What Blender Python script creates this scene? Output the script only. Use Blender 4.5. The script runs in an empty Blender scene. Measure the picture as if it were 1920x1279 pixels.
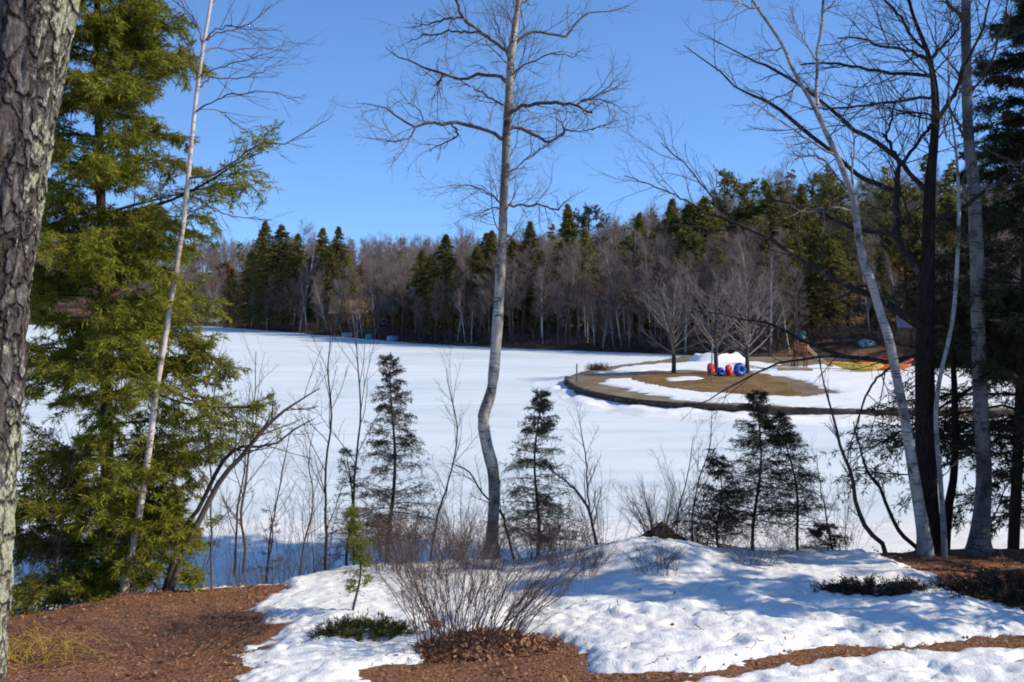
import bpy, math
import numpy as np

SUN_AZ = 100.0
SC = bpy.context.scene
COL = SC.collection
R = np.random.default_rng(11)
PI = math.pi

# ------------------------------------------------------------------ camera
FPX = 1920.0                      # focal length in pixels of the 1920 px wide photograph
CAM = np.array([0.0, 0.0, 5.0])   # five metres above the ice
PITCH = math.atan(79.5 / FPX)
CP, SP = math.cos(PITCH), math.sin(PITCH)

def ray(x, y):
    u = (x - 960.0) / FPX
    v = (639.5 - y) / FPX
    return np.array([u, CP + v * SP, -SP + v * CP])

def P(x, y, d):                   # point seen at a pixel, d metres out
    r = ray(x, y)
    return CAM + r * (d / r[1])

def PZ(x, y, z):                  # point seen at a pixel on the level z
    r = ray(x, y)
    return CAM + r * ((z - 5.0) / r[2])

def to_px(p):
    q = np.asarray(p, float) - CAM
    f = q[..., 1] * CP - q[..., 2] * SP
    up = q[..., 1] * SP + q[..., 2] * CP
    return 960 + FPX * q[..., 0] / f, 639.5 - FPX * up / f

# ------------------------------------------------------------------ noise
def _h(i, j, k, s):
    n = (i * 73856093) ^ (j * 19349663) ^ (k * 83492791) ^ (s * 2654435761)
    n = n & 0xFFFFFFFF
    n = ((n >> 13) ^ n) * 1274126177 & 0xFFFFFFFF
    n = ((n >> 16) ^ n) * 668265263 & 0xFFFFFFFF
    return ((n >> 8) & 0xFFFF) / 65535.0

def vnoise(x, y, z=0.0, s=1):
    x, y, z = np.broadcast_arrays(np.asarray(x, float), np.asarray(y, float), np.asarray(z, float))
    i, j, k = np.floor(x).astype(np.int64), np.floor(y).astype(np.int64), np.floor(z).astype(np.int64)
    fx, fy, fz = x - i, y - j, z - k
    fx, fy, fz = [t * t * (3 - 2 * t) for t in (fx, fy, fz)]
    o = 0
    for a in (0, 1):
        for b in (0, 1):
            for c in (0, 1):
                w = (fx if a else 1 - fx) * (fy if b else 1 - fy) * (fz if c else 1 - fz)
                o = o + w * _h(i + a, j + b, k + c, s)
    return o * 2 - 1

def fbm(x, y, z=0.0, s=1, n=3):
    o, a, f = 0, 1.0, 1.0
    for q in range(n):
        o = o + a * vnoise(np.asarray(x) * f, np.asarray(y) * f, np.asarray(z) * f, s + q)
        a *= .5; f *= 2.03
    return o

def sstep(t):
    t = np.clip(t, 0, 1)
    return t * t * (3 - 2 * t)

def poly_sd(x, y, poly):          # signed distance, positive inside
    poly = np.asarray(poly, float)
    d = np.full(x.shape, 1e9); ins = np.zeros(x.shape, bool)
    n = len(poly)
    for a in range(n):
        x0, y0 = poly[a]; x1, y1 = poly[(a + 1) % n]
        ex, ey = x1 - x0, y1 - y0
        t = np.clip(((x - x0) * ex + (y - y0) * ey) / (ex * ex + ey * ey + 1e-12), 0, 1)
        d = np.minimum(d, (x - x0 - t * ex) ** 2 + (y - y0 - t * ey) ** 2)
        c = ((y0 > y) != (y1 > y)) & (x < (x1 - x0) * (y - y0) / (y1 - y0 + 1e-12) + x0)
        ins ^= c
    d = np.sqrt(d)
    return np.where(ins, d, -d)

# ------------------------------------------------------------------ meshes
class MB:
    def __init__(s):
        s.v, s.f, s.r, s.n = [], [], [], 0
    def raw(s, v, f, r=None):
        v = np.asarray(v, float).reshape(-1, 3); f = np.asarray(f, np.int64)
        s.v.append(v); s.f.append(f + s.n); s.n += len(v)
        s.r.append(np.full(len(f), .5) if r is None else np.broadcast_to(np.asarray(r, float), (len(f),)))
        return s
    def tubes(s, pts, rad, sides=3, r=None, cap=False):
        pts = np.asarray(pts, float); rad = np.asarray(rad, float)
        if pts.ndim == 2: pts, rad = pts[None], rad[None]
        N, Q, _ = pts.shape
        if N == 0: return s
        t = np.empty_like(pts)
        t[:, 1:-1] = pts[:, 2:] - pts[:, :-2]
        t[:, 0] = pts[:, 1] - pts[:, 0]; t[:, -1] = pts[:, -1] - pts[:, -2]
        t /= np.linalg.norm(t, axis=2, keepdims=True) + 1e-12
        m = np.abs(t.mean(1)); ref = np.zeros((N, 3)); ref[np.arange(N), m.argmin(1)] = 1
        n1 = np.cross(t, ref[:, None, :]); n1 /= np.linalg.norm(n1, axis=2, keepdims=True) + 1e-12
        n2 = np.cross(t, n1)
        a = np.arange(sides) * 2 * PI / sides
        ring = (pts[:, :, None, :] + rad[:, :, None, None] * (np.cos(a)[None, None, :, None] * n1[:, :, None, :]
                + np.sin(a)[None, None, :, None] * n2[:, :, None, :]))
        idx = np.arange(N * Q * sides).reshape(N, Q, sides)
        nx = np.roll(idx, -1, axis=2)
        f = np.stack([idx[:, :-1], nx[:, :-1], nx[:, 1:], idx[:, 1:]], -1).reshape(-1, 4)
        rr = np.repeat(R.random(N) if r is None else np.broadcast_to(r, (N,)), (Q - 1) * sides)
        s.raw(ring.reshape(-1, 3), f, rr)
        if cap:
            for k in range(N):
                for e in (0, Q - 1):
                    c = pts[k, e]
                    rg = ring[k, e]
                    v = np.vstack([rg, c])
                    ff = [[i, (i + 1) % sides, sides, sides] for i in range(sides)]
                    s.raw(v, ff)
        return s
    def leaves(s, o, d, n, L, W, r=None):     # diamond shaped leaf or needle spray
        d = d / (np.linalg.norm(d, axis=1, keepdims=True) + 1e-9)
        w = np.cross(d, n); w /= np.linalg.norm(w, axis=1, keepdims=True) + 1e-9
        L = np.broadcast_to(L, (len(o),))[:, None]; W = np.broadcast_to(W, (len(o),))[:, None]
        v = np.stack([o, o + d * L * .45 + w * W * .5, o + d * L, o + d * L * .45 - w * W * .5], 1)
        f = np.arange(len(o) * 4).reshape(-1, 4)
        return s.raw(v, f, R.random(len(o)) if r is None else r)
    def box(s, c, size, rz=0.0, tilt=(0, 0), bev=.0):
        x, y, z = np.array(size) / 2
        b = min(bev, x * .9, y * .9, z * .9) if bev else 0
        if b:
            pr = [(-x + b, -y), (x - b, -y), (x, -y + b), (x, y - b), (x - b, y), (-x + b, y), (-x, y - b), (-x, -y + b)]
        else:
            pr = [(-x, -y), (x, -y), (x, y), (-x, y)]
        n = len(pr)
        v = [(a, q, -z) for a, q in pr] + [(a, q, z) for a, q in pr]
        v = np.array(v + [(0, 0, -z), (0, 0, z)], float)
        f = []
        for i in range(n):
            j = (i + 1) % n
            f.append([i, j, n + j, n + i]); f.append([j, i, 2 * n, 2 * n]); f.append([n + i, n + j, 2 * n + 1, 2 * n + 1])
        ax, ay = tilt
        Mx = np.array([[1, 0, 0], [0, math.cos(ax), -math.sin(ax)], [0, math.sin(ax), math.cos(ax)]])
        My = np.array([[math.cos(ay), 0, math.sin(ay)], [0, 1, 0], [-math.sin(ay), 0, math.cos(ay)]])
        Mz = np.array([[math.cos(rz), -math.sin(rz), 0], [math.sin(rz), math.cos(rz), 0], [0, 0, 1]])
        return s.raw(v @ (Mz @ My @ Mx).T + np.asarray(c), f)
    def grid(s, X, Y, Z, keep=None):
        ny, nx = X.shape
        v = np.stack([X, Y, Z], -1).reshape(-1, 3)
        idx = np.arange(ny * nx).reshape(ny, nx)
        f = np.stack([idx[:-1, :-1], idx[:-1, 1:], idx[1:, 1:], idx[1:, :-1]], -1).reshape(-1, 4)
        if keep is not None:
            k = keep.reshape(-1)
            f = f[k[f].any(1)]
            used = np.zeros(len(v), bool); used[f.ravel()] = True
            mp = np.cumsum(used) - 1
            v, f = v[used], mp[f]
        return s.raw(v, f)
    def mesh(s, name, mat, off=(0, 0, 0), smooth=True):
        me = bpy.data.meshes.new(name)
        v = np.concatenate(s.v) - np.asarray(off, float)
        f = np.concatenate(s.f); r = np.concatenate(s.r)
        tri = f[:, 2] == f[:, 3]
        q, t = f[~tri], f[tri][:, :3]
        vi = np.concatenate([q.ravel(), t.ravel()]).astype(np.int32)
        ls = np.concatenate([np.arange(len(q)) * 4, len(q) * 4 + np.arange(len(t)) * 3]).astype(np.int32)
        me.vertices.add(len(v)); me.vertices.foreach_set('co', v.astype(np.float32).ravel())
        me.loops.add(len(vi)); me.polygons.add(len(ls))
        me.polygons.foreach_set('loop_start', ls); me.polygons.foreach_set('vertices', vi)
        me.update(calc_edges=True)
        at = me.attributes.new('rnd', 'FLOAT', 'FACE')
        at.data.foreach_set('value', np.concatenate([r[~tri], r[tri]]).astype(np.float32))
        if smooth: me.polygons.foreach_set('use_smooth', np.ones(len(ls), bool))
        me.materials.append(mat)
        return me
    def build(s, name, mat, root=None, smooth=True):
        off = np.array(root.location) if root is not None else np.zeros(3)
        rz = root.rotation_euler.z if root is not None else 0
        o = bpy.data.objects.new(name, s.mesh(name, mat, off, smooth))
        COL.objects.link(o)
        if root is not None: o.parent = root
        return o
    def build_sub(s, name, mat, part, smooth=True):       # a sub-part under a part of an unrotated thing
        off = np.array(part.parent.location)
        o = bpy.data.objects.new(name, s.mesh(name, mat, off, smooth))
        COL.objects.link(o); o.parent = part
        return o
    def thing(s, name, mat, label, cat, group=None, base=None, smooth=True):   # a thing that is one mesh
        v = np.concatenate(s.v)
        base = np.array([v[:, 0].mean(), v[:, 1].mean(), v[:, 2].min()]) if base is None else np.asarray(base)
        o = bpy.data.objects.new(name, s.mesh(name, mat, base, smooth))
        o.location = base; COL.objects.link(o)
        return tag(o, label, cat, group)

def tag(o, label, cat, group=None):
    o['label'] = label; o['category'] = cat
    if group: o['group'] = group
    return o

def thing(name, label, cat, loc, group=None):
    o = bpy.data.objects.new(name, None)
    o.empty_display_size = .3
    COL.objects.link(o); o.location = [float(c) for c in loc]
    return tag(o, label, cat, group)

def structure(o):
    o['kind'] = 'structure'; return o
def stuff(o, label=None):
    o['kind'] = 'stuff'
    if label: o['label'] = label
    return o

# ------------------------------------------------------------------ materials
class NT:
    def __init__(s, name, rough=.9, spec=.2):
        s.m = bpy.data.materials.new(name); s.m.use_nodes = True
        s.t = s.m.node_tree; s.t.nodes.clear()
        s.out = s.n('ShaderNodeOutputMaterial'); s.b = s.n('ShaderNodeBsdfPrincipled')
        s.b.inputs['Roughness'].default_value = rough
        s.b.inputs['Specular IOR Level'].default_value = spec
        s.l(s.b.outputs[0], s.out.inputs[0])
        s.tc = s.n('ShaderNodeTexCoord')
    def n(s, k): return s.t.nodes.new(k)
    def l(s, a, b): s.t.links.new(a, b)
    def noise(s, scale=(1, 1, 1), det=4, rough=.6, off=0.0):
        mp = s.n('ShaderNodeMapping'); mp.inputs['Scale'].default_value = scale
        mp.inputs['Location'].default_value = (off, off * .7, off * 1.3)
        s.l(s.tc.outputs['Object'], mp.inputs[0])
        n = s.n('ShaderNodeTexNoise'); n.inputs['Scale'].default_value = 1
        n.inputs['Detail'].default_value = det; n.inputs['Roughness'].default_value = rough
        s.l(mp.outputs[0], n.inputs['Vector'])
        return n.outputs['Fac']
    def voro(s, scale, feat='F1'):
        mp = s.n('ShaderNodeMapping'); mp.inputs['Scale'].default_value = scale
        s.l(s.tc.outputs['Object'], mp.inputs[0])
        n = s.n('ShaderNodeTexVoronoi'); n.feature = feat; n.inputs['Scale'].default_value = 1
        s.l(mp.outputs[0], n.inputs['Vector']); return n
    def attr(s, name='rnd'):
        a = s.n('ShaderNodeAttribute'); a.attribute_name = name; return a.outputs['Fac']
    def objrand(s): return s.n('ShaderNodeObjectInfo').outputs['Random']
    def ramp(s, fac, *st):
        r = s.n('ShaderNodeValToRGB'); e = r.color_ramp.elements
        while len(e) < len(st): e.new(.5)
        for k, (p, c) in enumerate(st):
            e[k].position = p; e[k].color = (c if isinstance(c, tuple) else (c, c, c)) + (1,)
        s.l(fac, r.inputs[0]); return r.outputs[0]
    def mix(s, fac, a, b, mode='MIX'):
        m = s.n('ShaderNodeMix'); m.data_type = 'RGBA'; m.blend_type = mode
        for v, k in ((fac, 0), (a, 6), (b, 7)):
            if isinstance(v, (int, float)): m.inputs[k].default_value = v
            elif isinstance(v, tuple): m.inputs[k].default_value = v + (1,)
            else: s.l(v, m.inputs[k])
        return m.outputs[2]
    def math(s, op, a, b=.5):
        m = s.n('ShaderNodeMath'); m.operation = op
        for v, k in ((a, 0), (b, 1)):
            if isinstance(v, (int, float)): m.inputs[k].default_value = v
            else: s.l(v, m.inputs[k])
        return m.outputs[0]
    def col(s, c):
        if isinstance(c, tuple): s.b.inputs['Base Color'].default_value = c + (1,)
        else: s.l(c, s.b.inputs['Base Color'])
        return s
    def bump(s, h, strength=.5, dist=.02):
        b = s.n('ShaderNodeBump'); b.inputs['Strength'].default_value = strength
        b.inputs['Distance'].default_value = dist
        s.l(h, b.inputs['Height']); s.l(b.outputs[0], s.b.inputs['Normal']); return s
    def translucent(s, c, amount):
        t = s.n('ShaderNodeBsdfTranslucent'); m = s.n('ShaderNodeMixShader')
        m.inputs[0].default_value = amount
        if isinstance(c, tuple): t.inputs[0].default_value = c + (1,)
        else: s.l(c, t.inputs[0])
        s.l(s.b.outputs[0], m.inputs[1]); s.l(t.outputs[0], m.inputs[2]); s.l(m.outputs[0], s.out.inputs[0])
        return s

def simple(name, c, var=.25, scale=6.0, rough=.8, spec=.2, bump=0.0):
    n = NT(name, rough, spec); f = n.noise((scale,) * 3)
    n.col(n.ramp(f, (.3, tuple(v * (1 - var) for v in c)), (.7, tuple(min(1, v * (1 + var)) for v in c))))
    if bump: n.bump(f, bump)
    return n.m

def birch_mat(name, white, grey, dark, amt=.5):
    n = NT(name, .75, .25)
    big = n.noise((2.2, 2.2, 1.1), 3, .6)
    base = n.ramp(big, (.40, grey), (.56, white))
    band = n.noise((5, 5, 42), 2, .5, 3)
    base = n.mix(n.ramp(band, (.60, 0.0), (.66, 1.0)), base, tuple(c * .35 for c in grey))
    blot = n.noise((4, 4, 3.0), 5, .7, 9)
    base = n.mix(n.ramp(blot, (.60 - amt * .12, 0.0), (.66, 1.0)), base, dark)
    n.col(base).bump(n.noise((20, 20, 60), 4), .4, .01)
    return n.m

def bark_mat(name, c0, c1, zs=6, lich=None):
    n = NT(name, .95, .1)
    f = n.noise((26, 26, zs), 5, .65)
    c = n.ramp(f, (.3, c0), (.7, c1))
    if lich: c = n.mix(n.ramp(n.noise((5, 5, 4), 5, .7, 4), (.55, 0.0), (.66, .8)), c, lich)
    n.col(c).bump(f, .8, .02)
    return n.m

def twig_mat(name, c0, c1):
    n = NT(name, .85, .2)
    n.col(n.ramp(n.attr(), (0.0, c0), (1.0, c1))); return n.m

def leaf_mat(name, c0, c1, c2, scale=1.2, trans=.3, objvar=False):
    n = NT(name, .7, .25)
    a = n.math('ADD', n.math('MULTIPLY', n.attr(), .55), n.math('MULTIPLY', n.noise((scale,) * 3, 2), .5))
    if objvar: a = n.math('ADD', a, n.math('MULTIPLY', n.math('SUBTRACT', n.objrand(), .5), .45))
    c = n.ramp(a, (.15, c0), (.5, c1), (.9, c2))
    n.col(c).translucent(c, trans); return n.m

# ------------------------------------------------------------------ the materials of the place
n = NT('snow_material', .65, .3)
g = n.noise((1.3, 1.3, 1.3), 5, .65); fine = n.noise((9, 9, 9), 6, .7, 2)
spk = n.noise((26, 26, 26), 2, .5, 5)
dirt = n.noise((2.2, 2.2, 2.2), 5, .7, 31)
cs = n.mix(n.math('ADD', n.ramp(spk, (.68, 0.0), (.74, .6)), n.ramp(dirt, (.62, 0.0), (.76, .14))), n.ramp(g, (.3, (.92, .885, .82)), (.7, (.965, .935, .87))), (.30, .22, .15))
n.col(cs).bump(n.math('ADD', fine, n.math('MULTIPLY', n.noise((40, 40, 40), 3, .6, 8), .35)), .5, .05)
M_SNOW = n.m

n = NT('lake_snow_material', .6, .3)
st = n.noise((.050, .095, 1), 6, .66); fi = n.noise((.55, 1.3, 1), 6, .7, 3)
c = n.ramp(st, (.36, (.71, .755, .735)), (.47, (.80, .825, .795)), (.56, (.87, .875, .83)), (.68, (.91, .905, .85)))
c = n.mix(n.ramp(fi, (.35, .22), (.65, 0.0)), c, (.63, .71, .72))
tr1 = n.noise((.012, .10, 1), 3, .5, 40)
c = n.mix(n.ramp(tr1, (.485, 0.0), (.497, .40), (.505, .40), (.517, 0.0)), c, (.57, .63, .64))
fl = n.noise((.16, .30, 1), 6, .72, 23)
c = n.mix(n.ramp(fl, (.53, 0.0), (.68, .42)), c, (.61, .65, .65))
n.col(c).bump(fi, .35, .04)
M_LAKE = n.m

n = NT('mulch_material', .95, .1)
f1 = n.noise((1.1, 1.1, 1.1), 4, .6); f2 = n.noise((28, 28, 28), 4, .7, 4)
v = n.voro((34, 34, 34))
c = n.ramp(f2, (.3, (.085, .038, .020)), (.55, (.31, .142, .074)), (.75, (.50, .30, .185)))
c = n.mix(n.ramp(f1, (.4, 0.0), (.62, .5)), c, (.30, .13, .058))
c = n.mix(n.ramp(n.noise((1.7, 1.7, 1.7), 5, .7, 33), (.52, 0.0), (.66, .65)), c, (.085, .042, .024))  # scattered darker patches: shadow painted into the mulch colour
c = n.mix(n.ramp(v.outputs['Color'], (.80, 0.0), (.86, .8)), c, (.50, .31, .18))
n.col(c).bump(n.math('ADD', f2, n.math('MULTIPLY', v.outputs['Distance'], .6)), 1.0, .03)
M_MULCH = n.m

n = NT('forest_floor_material', .95, .1)
f1 = n.noise((.15, .15, .15), 5, .6); f2 = n.noise((1.2, 1.2, 1.2), 4, .7, 4)
c = n.ramp(f2, (.3, (.035, .022, .014)), (.7, (.13, .070, .038)))
c = n.mix(n.ramp(f1, (.5, 0.0), (.62, .7)), c, (.30, .165, .09))
n.col(c).bump(f2, .8, .2)
M_FLOOR = n.m

n = NT('sand_material', .95, .1)
f1 = n.noise((.5, .9, .5), 5, .6); f2 = n.noise((5, 9, 5), 4, .7, 4)
c = n.ramp(f1, (.35, (.17, .125, .075)), (.65, (.30, .235, .155)))
n.col(n.mix(n.ramp(f2, (.4, .35), (.6, 0.0)), c, (.13, .09, .055))).bump(f2, .6, .05)
M_SAND = n.m
n = NT('dead_grass_material', .95, .1)
f1 = n.noise((.7, .7, .7), 5, .6); f2 = n.noise((9, 9, 9), 4, .7, 4)
c = n.ramp(f1, (.30, (.15, .095, .032)), (.48, (.25, .145, .055)), (.62, (.34, .195, .085)), (.74, (.40, .28, .16)))
c = n.mix(n.ramp(n.noise((2.2, 3.5, 2.2), 5, .7, 17), (.60, 0.0), (.68, .8)), c, (.55, .54, .50))
n.col(n.mix(n.ramp(f2, (.4, .6), (.6, 0.0)), c, (.09, .065, .02))).bump(f2, .8, .08)
M_DEADGRASS = n.m

M_BIRCH = birch_mat('grey_white_birch_bark', (.52, .47, .395), (.20, .165, .13), (.05, .040, .032), .8)
M_BIRCH_PINK = birch_mat('pinkish_birch_bark', (.72, .62, .52), (.42, .33, .25), (.13, .085, .06), .7)
M_BIRCH_WHITE = birch_mat('chalky_birch_bark', (.43, .405, .365), (.28, .26, .235), (.05, .045, .04), .7)
M_BIRCH_GREY = birch_mat('grey_birch_bark', (.24, .22, .195), (.11, .10, .088), (.035, .03, .026), .7)
M_BIRCH_FAR = simple('pale_birch_bark', (.50, .455, .40), .35, 1.5)
M_MAPLE = bark_mat('dark_maple_bark', (.012, .009, .007), (.045, .035, .028))
M_LIMB = bark_mat('limb_bark', (.05, .04, .032), (.17, .14, .11), 26, (.33, .32, .24))
M_LIMB_DARK = bark_mat('dark_limb_bark', (.022, .017, .014), (.07, .056, .046), 26, (.20, .19, .15))
M_WOOD = bark_mat('conifer_bark', (.03, .02, .015), (.10, .07, .05))
M_FAR_TRUNK = simple('grey_forest_bark', (.085, .068, .055), .45, 1.0)
M_TWIG = twig_mat('grey_brown_twigs', (.10, .075, .06), (.24, .19, .165))
M_TWIG_DARK = twig_mat('dark_twigs', (.055, .04, .033), (.14, .105, .085))
M_TWIG_RED = twig_mat('reddish_stems', (.075, .046, .035), (.19, .125, .095))
M_TWIG_PALE = twig_mat('pale_grey_twigs', (.15, .122, .105), (.28, .235, .205))
M_YELLOW = twig_mat('yellow_withes', (.32, .20, .03), (.50, .35, .08))
n = NT('forest_twigs', .9, .1)
n.col(n.mix(n.objrand(), n.ramp(n.attr(), (0, (.17, .125, .10)), (1, (.32, .25, .21))),
            n.ramp(n.attr(), (0, (.14, .105, .09)), (1, (.28, .22, .195)))))
M_TWIG_FAR = n.m
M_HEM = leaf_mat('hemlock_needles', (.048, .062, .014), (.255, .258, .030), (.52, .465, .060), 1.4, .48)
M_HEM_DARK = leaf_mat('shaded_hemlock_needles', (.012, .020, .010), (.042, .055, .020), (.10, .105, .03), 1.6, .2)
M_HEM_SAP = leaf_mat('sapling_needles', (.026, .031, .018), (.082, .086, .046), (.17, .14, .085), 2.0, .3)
M_PINE_YOUNG = leaf_mat('young_pine_needles', (.08, .10, .015), (.19, .21, .03), (.34, .34, .06), 3.0, .35)
M_CON_FAR = leaf_mat('far_conifer_needles', (.030, .038, .014), (.138, .128, .028), (.35, .295, .055), .30, .34, True)
M_PINE_FAR = leaf_mat('far_pine_needles', (.030, .042, .016), (.125, .128, .032), (.32, .28, .06), .30, .34, True)
M_RUST = leaf_mat('rusty_oak_leaves', (.10, .030, .012), (.26, .085, .024), (.40, .17, .05), .6, .3)
M_HEATH = leaf_mat('bronzed_juniper', (.020, .013, .010), (.065, .036, .024), (.14, .085, .055), 4, .1)
M_MAT_GREEN = leaf_mat('green_juniper', (.02, .026, .006), (.075, .08, .012), (.15, .14, .03), 4, .15)
M_LITTER = leaf_mat('fallen_leaves', (.13, .045, .022), (.30, .135, .07), (.50, .31, .19), 5, .15)

# ------------------------------------------------------------------ near ground
CREST = [(-900, 1240, 12.5), (-300, 1190, 12.6), (0, 1166, 12.6), (100, 1149, 12.8), (225, 1122, 13.0), (400, 1114, 13.2), (520, 1104, 13.6),
         (620, 1084, 14.2), (700, 1075, 14.5), (820, 1070, 14.6), (960, 1066, 14.7), (1080, 1056, 14.7), (1200, 1053, 14.6), (1300, 1050, 14.6),
         (1500, 1049, 14.6), (1650, 1046, 14.6), (1760, 1040, 15.0), (1920, 1037, 15.2), (2300, 1030, 15.4), (3200, 1020, 15.5)]
_cp = np.array([P(*c) for c in CREST])
def dcrest(X): return np.interp(X, _cp[:, 0], _cp[:, 1])
def zcrest(X): return np.interp(X, _cp[:, 0], _cp[:, 2])
MND = P(1228, 1020, 14.2)
def gz_near(X, Y):
    X = np.asarray(X, float); Y = np.asarray(Y, float)
    dc, zc = dcrest(X), zcrest(X)
    fr = zc + np.clip(dc - Y, 0, 8) * .088 + np.clip(dc - Y - 8, 0, 40) * .02
    t = np.clip((Y - dc) / 3.6, 0, 1)
    bk = zc - (zc + .55) * (t * t * (2.2 - 1.2 * t))
    z = np.where(Y <= dc, fr, bk)
    z = z + .34 * np.exp(-((X - MND[0]) / .95) ** 2 - ((Y - MND[1]) / .9) ** 2)
    return z + .035 * fbm(X * .9, Y * .9, 0, 5, 3) * np.clip((18 - Y) / 3, 0, 1)

def ground_hit(x, y, lo=5.0, hi=40.0):
    d = np.arange(lo, hi, .04)
    r = ray(x, y)
    p = CAM + r[None] * (d / r[1])[:, None]
    g = np.maximum(gz_near(p[:, 0], p[:, 1]), 0.0)
    k = np.argmax(p[:, 2] <= g)
    if p[k, 2] > g[k]: k = len(d) - 1
    return p[k]
def GP(x, y):                     # a point of the yard seen at a pixel, kept on this side of the bank; no y: just over the crest
    if y is None:
        dc = 13.5; u = (x - 960) / FPX
        for _ in range(5): dc = float(dcrest(u * dc))
        return np.array([u * dc, dc + .9])
    p = ground_hit(x, y, 2.0)
    dc = float(dcrest(p[0]))
    if p[1] > dc + .5:
        u = (x - 960) / FPX
        for _ in range(4):
            dc = float(dcrest(u * dc)); 
        p = np.array([u * dc, dc + .75, 0])
    return p[:2]
def on_ground(x, y, d=None):      # base point for something rooted at a pixel
    if d is None: p = ground_hit(x, y)
    else: p = P(x, y, d)
    return np.array([p[0], p[1], max(float(gz_near(p[0], p[1])), 0.0)])

EARTH = [
    [(-500, None), (0, None), (100, None), (225, None), (400, None), (535, None), (548, 1112), (510, 1126), (475, 1148), (505, 1180),
     (480, 1212), (458, 1238), (470, 1260), (445, 1285), (450, 1700), (-700, 1700)],
    [(690, 1310), (700, 1258), (770, 1240), (800, 1213), (870, 1192), (960, 1187), (1050, 1204), (1090, 1232), (1100, 1250), (1096, 1266),
     (1200, 1270), (1300, 1265), (1400, 1243), (1530, 1216), (1700, 1205), (1920, 1186), (2300, 1150), (2300, 1185), (1920, 1214),
     (1700, 1233), (1550, 1247), (1450, 1262), (1330, 1281), (1200, 1330)],
    [(1655, 1047), (1700, 1062), (1735, 1078), (1790, 1106), (1850, 1133), (1920, 1166), (2300, 1200), (2700, 1150), (2700, None), (1950, None), (1760, None), (1665, None)],
]
EARTH = [np.array([GP(*q) for q in poly]) for poly in EARTH]

xs = np.concatenate([np.linspace(-60, -9.2, 40), np.arange(-9, 10.01, .1), np.linspace(10.3, 60, 40)])
ys = np.concatenate([np.linspace(-60, 3.6, 40), np.arange(4, 20, .1), np.linspace(20.2, 24, 8)])
gx, gy = np.meshgrid(xs, ys)
structure(MB().grid(gx, gy, gz_near(gx, gy) + .012 * fbm(gx * 6, gy * 6, 0, 8, 2)).build('bank_ground', M_MULCH))

xs = np.arange(-9.0, 9.2, .036)
ys = np.concatenate([np.arange(6.0, 15.5, .036), np.arange(15.5, 19.5, .08)])
gx, gy = np.meshgrid(xs, ys)
sd = np.full(gx.shape, -1e9)
for e in EARTH: sd = np.maximum(sd, poly_sd(gx, gy, e))
sd = -sd + .17 * fbm(gx * 1.6, gy * 1.6, 0, 21, 3) + .07 * fbm(gx * 7, gy * 7, 0, 23, 3)
SD_SNOW = sd
holes = fbm(gx * 1.1, gy * 1.9, 3.0, 77, 4)
sd = np.minimum(sd, (1.18 - holes) * 1.2)              # a few places melted through
lump = .022 * fbm(gx * 3.0, gy * 3.0, 0, 31, 3) + .015 * fbm(gx * 6.5, gy * 6.5, 0, 33, 3) * np.clip((13.6 - gy) / 2.5, .25, 1) - .05 * np.clip(fbm(gx * 2.3, gy * 2.3, 9, 41, 2) - .35, 0, 1) * 2 * np.clip((13.2 - gy) / 2, 0, 1)
th = .075 * sstep((sd + .02) / .22)
pit = np.clip(fbm(gx * 5.2, gy * 5.2, 4, 55, 2) - .28, 0, 1) * np.clip((13.4 - gy) / 2.0, .15, 1)
lump = lump + .012 * fbm(gx * 14, gy * 14, 0, 35, 2) - .06 * pit
z = gz_near(gx, gy) + th + lump * sstep(sd / .3) - .05 * (sd < -.02)
z = np.where((gy > 16.5) & (z < .03), -.2, z)
structure(MB().grid(gx, gy, z, sd > -.10).build('snow_cover', M_SNOW))

# ------------------------------------------------------------------ the lake and its far shore
SHORE_PX = [(-1500, 606), (-300, 608), (200, 610), (390, 612), (500, 620), (600, 629), (700, 637), (800, 646), (900, 651), (1000, 655), (1100, 659),
            (1200, 663), (1290, 667), (1450, 672), (1700, 684), (2000, 705), (2600, 745), (3600, 800)]
SHORE = np.array([PZ(x, y, 0.0)[:2] for x, y in SHORE_PX])
LAND = np.vstack([SHORE, [[SHORE[-1, 0] + 400, 20], [900, 1500], [-1500, 1500], [-1500, SHORE[0, 1]]]])
def shore_s(X, Y): return poly_sd(np.asarray(X, float), np.asarray(Y, float), LAND)
def gz_far(X, Y, s=None):
    X = np.asarray(X, float); Y = np.asarray(Y, float)
    s = shore_s(X, Y) if s is None else s
    rise = .9 * sstep(s / 5.0) + .092 * np.clip(s - 4, 0, 1e9) - .000115 * np.clip(s - 4, 0, 340) ** 2
    rise = np.where(s > 344, .9 + .092 * 340 - .000115 * 340 ** 2, rise)
    rt = sstep((X - 10) / 40.0)                       # the wooded hill on the right
    rise = rise + rt * 6.5 * sstep((s - 8) / 80.0)
    rise = rise + 1.2 * fbm(X * .03, Y * .03, 0, 61, 3) * sstep((s - 4) / 30)
    return np.where(s > 0, rise, np.maximum(-.6, s * .25))
xs = np.concatenate([np.linspace(-1500, -160, 50), np.arange(-157, 120, 2.6), np.linspace(123, 900, 40)])
ys = np.concatenate([np.arange(24, 230, 2.6), np.linspace(233, 1500, 80)])
gx, gy = np.meshgrid(xs, ys)
s_ = shore_s(gx, gy)
structure(MB().grid(gx, gy, gz_far(gx, gy, s_), s_ > -9).build('wooded_hillside', M_FLOOR))

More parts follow.
